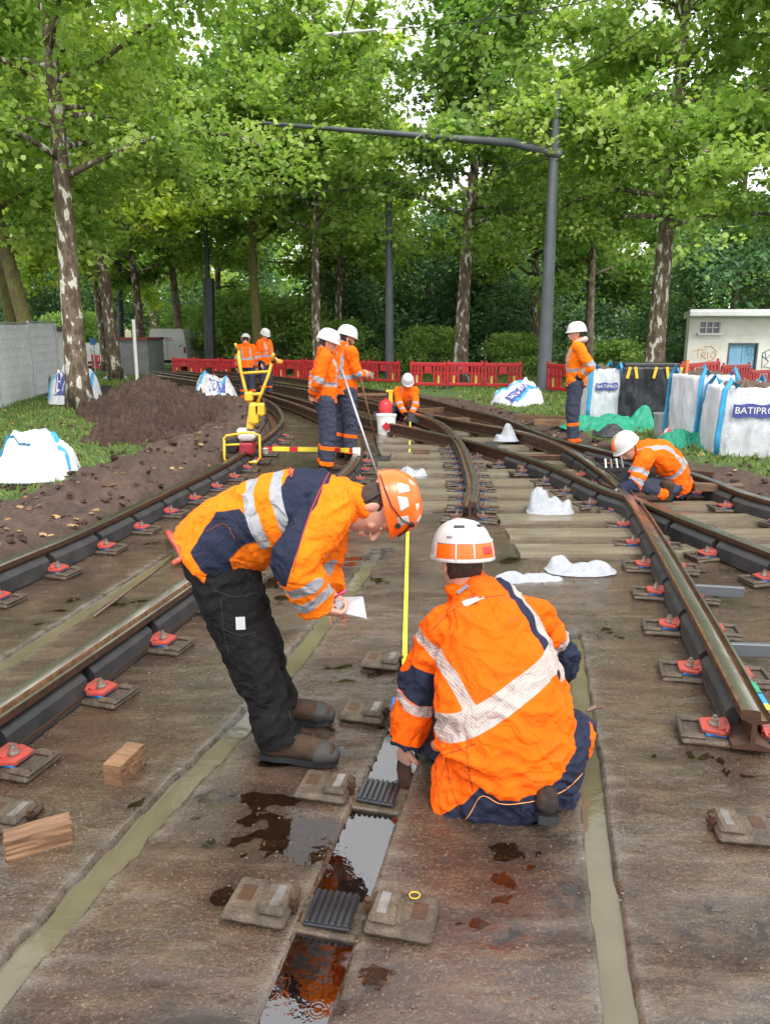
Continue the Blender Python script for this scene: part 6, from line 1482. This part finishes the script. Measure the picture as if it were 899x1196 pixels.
g = Geo(); g.tube([U(388, 700, 2.86), U(404, 689, 2.85)], .0045, 8); o = build('pen', g, M['pink'], smooth=True); at_origin(o); tag(o, 'pink pen in the hand of the bending worker', 'pen')
# ---------------------------------------------------------------- crouching man, back to the camera
J = dict(pel=U(598, 880, 2.54), chest=U(575, 760, 2.68), neck=U(545, 690, 2.84), head=U(539, 658, 2.86), F=(-.3, .93, -.16), Up=(-.02, .16, .98),
    shL=U(518, 735, 2.74), shR=U(618, 722, 2.80), elL=U(490, 800, 2.76), elR=U(655, 775, 3.02), wrL=U(473, 872, 2.74), wrR=U(600, 820, 3.12), hdL=(-.05, .35, -1), hnL=(.6, .7, 0),
    hipL=U(568, 893, 2.6), hipR=U(628, 888, 2.6), knL=U(524, 868, 2.93), knR=U(672, 850, 2.93), anL=U(512, 925, 2.72), anR=U(648, 930, 2.46), toeL=(-.2, 1, 0), toeR=(.05, 1, 0))
J['anL'].z = .10
TOR = [(548, 946, 2.46, (.115, .11)), (574, 920, 2.48, (.215, .16)), (592, 890, 2.5, (.275, .19)), (590, 835, 2.56, (.262, .185)), (580, 780, 2.63, (.235, .165)), (572, 738, 2.71, (.205, .145)), (562, 706, 2.78, (.16, .11)), (550, 690, 2.83, (.095, .085))]
def ppx(V):
    """distances measured in the jacket's own back plane (x across, height up the back)"""
    return V[:,0], V[:,2]
B0 = U(592, 960, 2.46); BT = U(552, 690, 2.82)
def cpaint(loc, segs, V):
    own, al, fr, la, bb = loc; to = own == 0; x = V[:,0]; L = segs[0].L[-1]
    X_, Z_ = V[:,0], V[:,2]; back = V[:,1] < 2.75
    band = .040-seg_d(X_, Z_, xz([(498, 853), (540, 833), (600, 800), (640, 783), (668, 768)], 2.5)); band = np.where(back | True, band, -1)
    left = .024-seg_d(X_, Z_, xz([(480, 742), (500, 757), (525, 778), (543, 803)], 2.6)); left2 = .016-seg_d(X_, Z_, xz([(524, 812), (520, 830)], 2.58))
    right = .018-seg_d(X_, Z_, xz([(600, 682), (622, 706), (636, 735), (648, 768)], 2.72))
    st = np.maximum(band, np.maximum(left, right))
    hem = poly_sd(X_, Z_, xz([(562, 930), (582, 938), (600, 939), (630, 934), (660, 922), (682, 900), (702, 868), (730, 900), (660, 1010), (500, 1010), (519, 972), (545, 955)], 2.29))
    nst = .019-seg_d(X_, Z_, xz([(586, 678), (604, 697), (622, 722), (636, 752), (642, 764)], 2.72)); nv = np.maximum(hem, nst)
    La = segs[1].L[-1]; s_a = np.maximum(.021-seg_d(X_, Z_, xz([(462, 812), (478, 824), (500, 830), (522, 824)], 2.7)), .021-seg_d(X_, Z_, xz([(480, 742), (500, 757), (525, 778)], 2.66))); s_a = np.where(own == 1, s_a, hoop(al, La*.35, .03))
    n_a = np.where(own == 1, poly_sd(X_, Z_, xz([(468, 795), (482, 776), (505, 784), (530, 800), (530, 818), (512, 824), (490, 822), (462, 804)], 2.7)), np.maximum(al-.16, -1)); n_a = np.maximum(n_a, al-(La-.022))
    return np.where(to, nv, n_a), np.where(to, st, s_a)
def exj(g):
    limb(g, [U(632, 885, 2.55), U(660, 862, 2.68)], [.14, .115]); limb(g, [U(612, 893, 2.52), U(656, 876, 2.58)], [.125, .095]); limb(g, [U(535, 905, 2.5), U(524, 960, 2.42)], [.10, .055])
def crtp(loc, segs, V): return -1+0*loc[1], -1+0*loc[1]
M['bootdark'] = pm('muddy_dark_boot', (.045, .03, .022), (.015, .014, .014), 22, .7, .9, 0, .9, 50, .008, spec=.2)
M['pdark'] = cloth_mat('dark_navy_trousers', (.03, .033, .055))
r2, hl, dome, patch, Mx, JC, jkC, segC = person('person crouching with the back to the viewer, white and orange helmet, long orange jacket', J, .007, M['jacketC'], M['pdark'], cpaint, crtp, torso=tor(TOR), arms=[.085, .088, .088, .082, .08, .068], near=True, famp=.017, curl=(.9, .6), seed=9, extra_j=exj, thigh=.11, calf=.075, boots=False)
for s, th in (('L', 0), ('R', .22)):
    a = JC['an'+s]; t = Vector(JC['toe'+s]).normalized(); hb = Vector((a.x, a.y, 0.0)) if s == 'L' else Vector((.56, 2.285, .0)); boot(r2, hb, t, 1.12 if s == 'R' else 1.0, M['bootdark'], .007, tilt=-th, shaft=(s == 'L'))
patch('lower_panel', -172, -8, -1, 24, M['helmo'], .003, 30); patch('oval_badge', -78, -58, 8, 19, pm('oval_red', (.45, .02, .03), None, 3, .3), .005, 10)
for p0 in (-172, -128, -96, -46, -12): patch('white_outline', p0-1.2, p0+1.2, 0, 26, M['helmw'], .0052, 6)
patch('white_outline', -172, -8, 24.5, 27.5, M['helmw'], .0052, 40)
patch('orange_crest', 70, 110, 62, 80, M['helmo'], .002, 10, .5); patch('top_vent', -140, -110, 55, 62, M['black'], .0012, 6); patch('top_vent', -70, -40, 55, 62, M['black'], .0012, 6); patch('scuff_mark', -150, -138, 34, 38, M['ink'], .001, 6)
# patches with lettering sewn on the back (placed against the cloth by ray casting on the jacket)
def back_patch(root, jk, u, v, w, h, ang, text, mat=None, tmat=None, name='name_patch', plate=True):
    o = Vector((0, 0, H)); d = (U(u, v, 2.0)-o).normalized(); off = root.location; hit, loc_, nrm, _ = jk.ray_cast(o-off, d)
    if not hit: return
    loc_ = loc_+off; zax = nrm; xax = Vector((1, 0, 0)); xax = (xax-zax*xax.dot(zax)).normalized(); yax = zax.cross(xax); Mt = Matrix(((xax.x, yax.x, zax.x, loc_.x+zax.x*.011), (xax.y, yax.y, zax.y, loc_.y+zax.y*.011), (xax.z, yax.z, zax.z, loc_.z+zax.z*.011), (0, 0, 0, 1))) @ Matrix.Rotation(ang, 4, 'Z')
    pt = root
    if plate: g = Geo(); g.box((0, 0, 0), (w, h, .006), Mt, bev=.002); pt = build(name, g, mat or M['paper'], root)
    if text:
        t = text_geo(text, h*.8, .0012); xs = [q[0] for q in t.v]; k = w*.86/(max(xs)-min(xs)); g = Geo(); g.add([(q[0]*k, q[1], q[2]+.0045) for q in t.v], t.f, Mt); build('lettering', g, tmat or M['tagred'], pt)
back_patch(r2, jkC, 553, 703, .085, .03, .35, None); back_patch(r2, jkC, 552, 700, .06, .010, .35, None, M['tagred'], name='red_lettering'); back_patch(r2, jkC, 541, 690, .055, .016, .6, None, M['ink'], name='label_strip')
back_patch(r1, jkB, 338, 552, .035, .008, 1.5, None, M['tagred'], name='red_lettering'); back_patch(r1, jkB, 342, 556, .045, .007, 1.5, None, M['tagred'], name='red_lettering')
M['pseam'] = pm('black_seam', (.035, .035, .036), None, 8, .8); M['seam'] = pm('dark_seam_thread', (.25, .05, .01), None, 8, .8); M['piping'] = pm('pale_piping', (.75, .3, .1), None, 8, .7)
def on_cloth(root, ob_, px, name, mat, r=.0016, lift=.001, per=8):
    o = Vector((0, 0, H)); g = Geo(); pts = []; q = crom(px, 4.0)
    for u, v in q:
        d = (U(u, v, 2.0)-o).normalized(); hit, lc, nr, _ = ob_.ray_cast(o-root.location, d)
        if hit: pts.append(lc+root.location+nr*lift)
    if len(pts) > 2: g.tube(pts, r, 5); build(name, g, mat, ob_, smooth=True)
for px in ([(507, 884), (530, 878), (556, 868)], [(545, 862), (546, 890), (552, 925)], [(520, 885), (527, 920), (538, 950)], [(508, 890), (512, 930), (520, 965)]): on_cloth(r2, jkC, px, 'seam', M['seam'])
on_cloth(r2, jkC, [(519, 972), (545, 955), (562, 930), (582, 938), (600, 939), (630, 934), (660, 922), (682, 900), (694, 880)], 'hem_piping', M['piping'], .002)
on_cloth(r2, jkC, [(505, 735), (530, 712), (552, 700), (590, 695)], 'seam', M['seam'])
for px in ([(270, 652), (285, 637), (313, 631)], [(272, 655), (290, 662), (300, 672)], [(240, 622), (262, 612), (275, 630)]): on_cloth(r1, jkB, px, 'seam', M['seam'])
on_cloth(r1, jkB, [(384, 552), (366, 590), (352, 630), (342, 668)], 'sleeve_piping', M['tagred'], .0018)
trB = [c for c in r1.children if c.name.startswith('trousers')][0]
for px in ([(258, 700), (262, 740), (268, 765)], [(262, 735), (280, 742), (300, 738)], [(252, 690), (275, 697), (300, 692)]): on_cloth(r1, trB, px, 'pocket_seam', M['pseam'], .0012)
# ---------------------------------------------------------------- pair in the middle distance
PG = None
pos = G(381, 550); J = stand(pos, RAD(-80), 1.72, pose=dict(elL=(-.24, -.10, 1.15), wrL=(-.05, -.16, .98), elR=(.25, -.10, 1.15), wrR=(.08, -.17, .98), hdR=(-.8, 0, -.3), hdL=(.8, 0, -.3), head=(0, .05, 1.60)), hdir=(.05, 1, -.35))
person('front worker of the pair, hands behind back, white helmet, seen from the side', J, .011, famp=.014, seed=21, thigh=.105, calf=.09)
pos = G(404, 536); J = stand(pos, RAD(-60), 1.76, pose=dict(elR=(.24, .06, 1.16), wrR=(.16, .25, 1.14), hdR=(-.4, .9, .1), hnR=(-.6, -.3, -.5)), hdir=(.1, 1, -.3))
person('bearded worker behind the front one of the pair, gloved hand on the shovel', J, .011, famp=.014, seed=23, beard=True, gloves=True, thigh=.105, calf=.09)
# far pair on the left
pos = G(290, 468); J = stand(pos, RAD(10), 1.62, lean=.12, hdir=(.1, 1, -.6)); person('far worker on the left seen from the back, lower white helmet', J, .015, seed=25, thigh=.105, calf=.09)
pos = G(311, 466); J = stand(pos, RAD(-120), 1.76, pose=dict(elL=(-.24, .03, 1.16), wrL=(-.15, .22, 1.05)), hdir=(.2, 1, -.4)); person('far worker on the left facing the viewer, taller white helmet', J, .015, seed=27, thigh=.105, calf=.09)
# right standing man, facing left
pos = G(668, 522); J = stand(pos, RAD(78), 1.82, pose=dict(elL=(-.25, -.17, 1.17), wrL=(-.14, -.02, 1.0), elR=(.25, -.15, 1.17), wrR=(.12, -.02, 1.0)), hdir=(-.1, 1, -.08))
rS, hS, dm, pt_, MxS, _, _, _ = person('worker standing on the right facing left, white helmet with a lamp, grey hood', J, .011, famp=.013, seed=29, thigh=.105, calf=.088, jm=M['jacketB'])
g = Geo(); g.box(MxS @ Vector((0, .15, .1)), (.04, .04, .04), bev=.008); build('head_lamp', g, M['black'], hS)
g = Geo(); limb(g, [MxS @ Vector((-.07, .03, -.12)), MxS @ Vector((-.08, -.07, -.1)), MxS @ Vector((0, -.12, -.09)), MxS @ Vector((.08, -.07, -.1)), MxS @ Vector((.07, .03, -.12))], [.02, .035, .045, .035, .02]); build('hood', g, pm('grey_hood', (.42, .38, .36), None, 8, .9), rS, smooth=True)
# middle kneeling man facing the viewer
Yk = 15.1
J = dict(pel=U(468, 482, 15.35), chest=U(473, 464, 15.1), neck=U(475, 453, 14.95), head=U(476, 446.5, 14.86), F=(.1, -.8, -.6), Up=(0, -.45, .9), shL=U(484, 456, 15.0), shR=U(464, 456, 15.0), elL=U(485, 472, 14.85), elR=U(467, 473, 14.85), wrL=U(480, 486, 14.7), wrR=U(475, 487, 14.7), hdL=(0, -.1, -1), hdR=(0, -.1, -1), hipL=U(473, 484, 15.3), hipR=U(463, 484, 15.3), knL=U(484, 482, 14.9), knR=U(459, 478, 14.95), anL=U(480, 490, 15.15), anR=U(459, 490, 15.1), toeL=(.1, -1, 0), toeR=(-.1, -1, 0))
for k in ('anL', 'anR'): J[k].z = .1
person('worker kneeling in the middle holding the far end of the tape', J, .014, seed=31, famp=.012)
# right kneeling man with gloves, facing left and down
Yk = 7.6
J = dict(pel=U(788, 562, 7.75), chest=U(770, 533, 7.65), neck=U(748, 523, 7.6), arch=Vector((.05, 0, .05)), head=U(732, 523, 7.58), F=(-.75, -.3, -.62), Up=(-.62, -.1, .78), shL=U(752, 538, 7.42), shR=U(757, 529, 7.82), elL=U(741, 566, 7.35), elR=U(736, 562, 7.8), wrL=U(722, 574, 7.3), wrR=U(727, 570, 7.62), hdL=(-1, -.1, -.25), hdR=(-1, -.1, -.2), hnL=(0, 0, -1), hnR=(0, 0, -1), hipL=U(780, 572, 7.6), hipR=U(784, 568, 7.85), knL=U(745, 566, 7.5), knR=U(750, 582, 7.85), anL=U(776, 583, 7.45), anR=U(785, 586, 7.8), toeL=(-1, -.05, 0), toeR=(-1, .1, 0))
for k in ('anL', 'anR'): J[k].z = .1
def kp(loc, segs, V):
    nv, sv = default_jp(loc, segs, V); own, al = loc[0], loc[1]; to = own == 0; La = segs[1].L[-1]; nv = np.where(to, nv, al-La*.62); sv = np.where(to, sv, np.maximum(hoop(al, La*.28, .026), hoop(al, La*.52, .026))); return nv, sv
rK, hK, dm, ptK, MxK, _, _, _ = person('worker kneeling at the right rail crossing in gloves, white helmet with orange crest', J, .009, famp=.015, seed=33, gloves=True, curl=(.7, .7), paint=kp, bulk=1.08)
ptK('orange_crest', 75, 105, 15, 85, M['helmo'], .004, 16, .3)
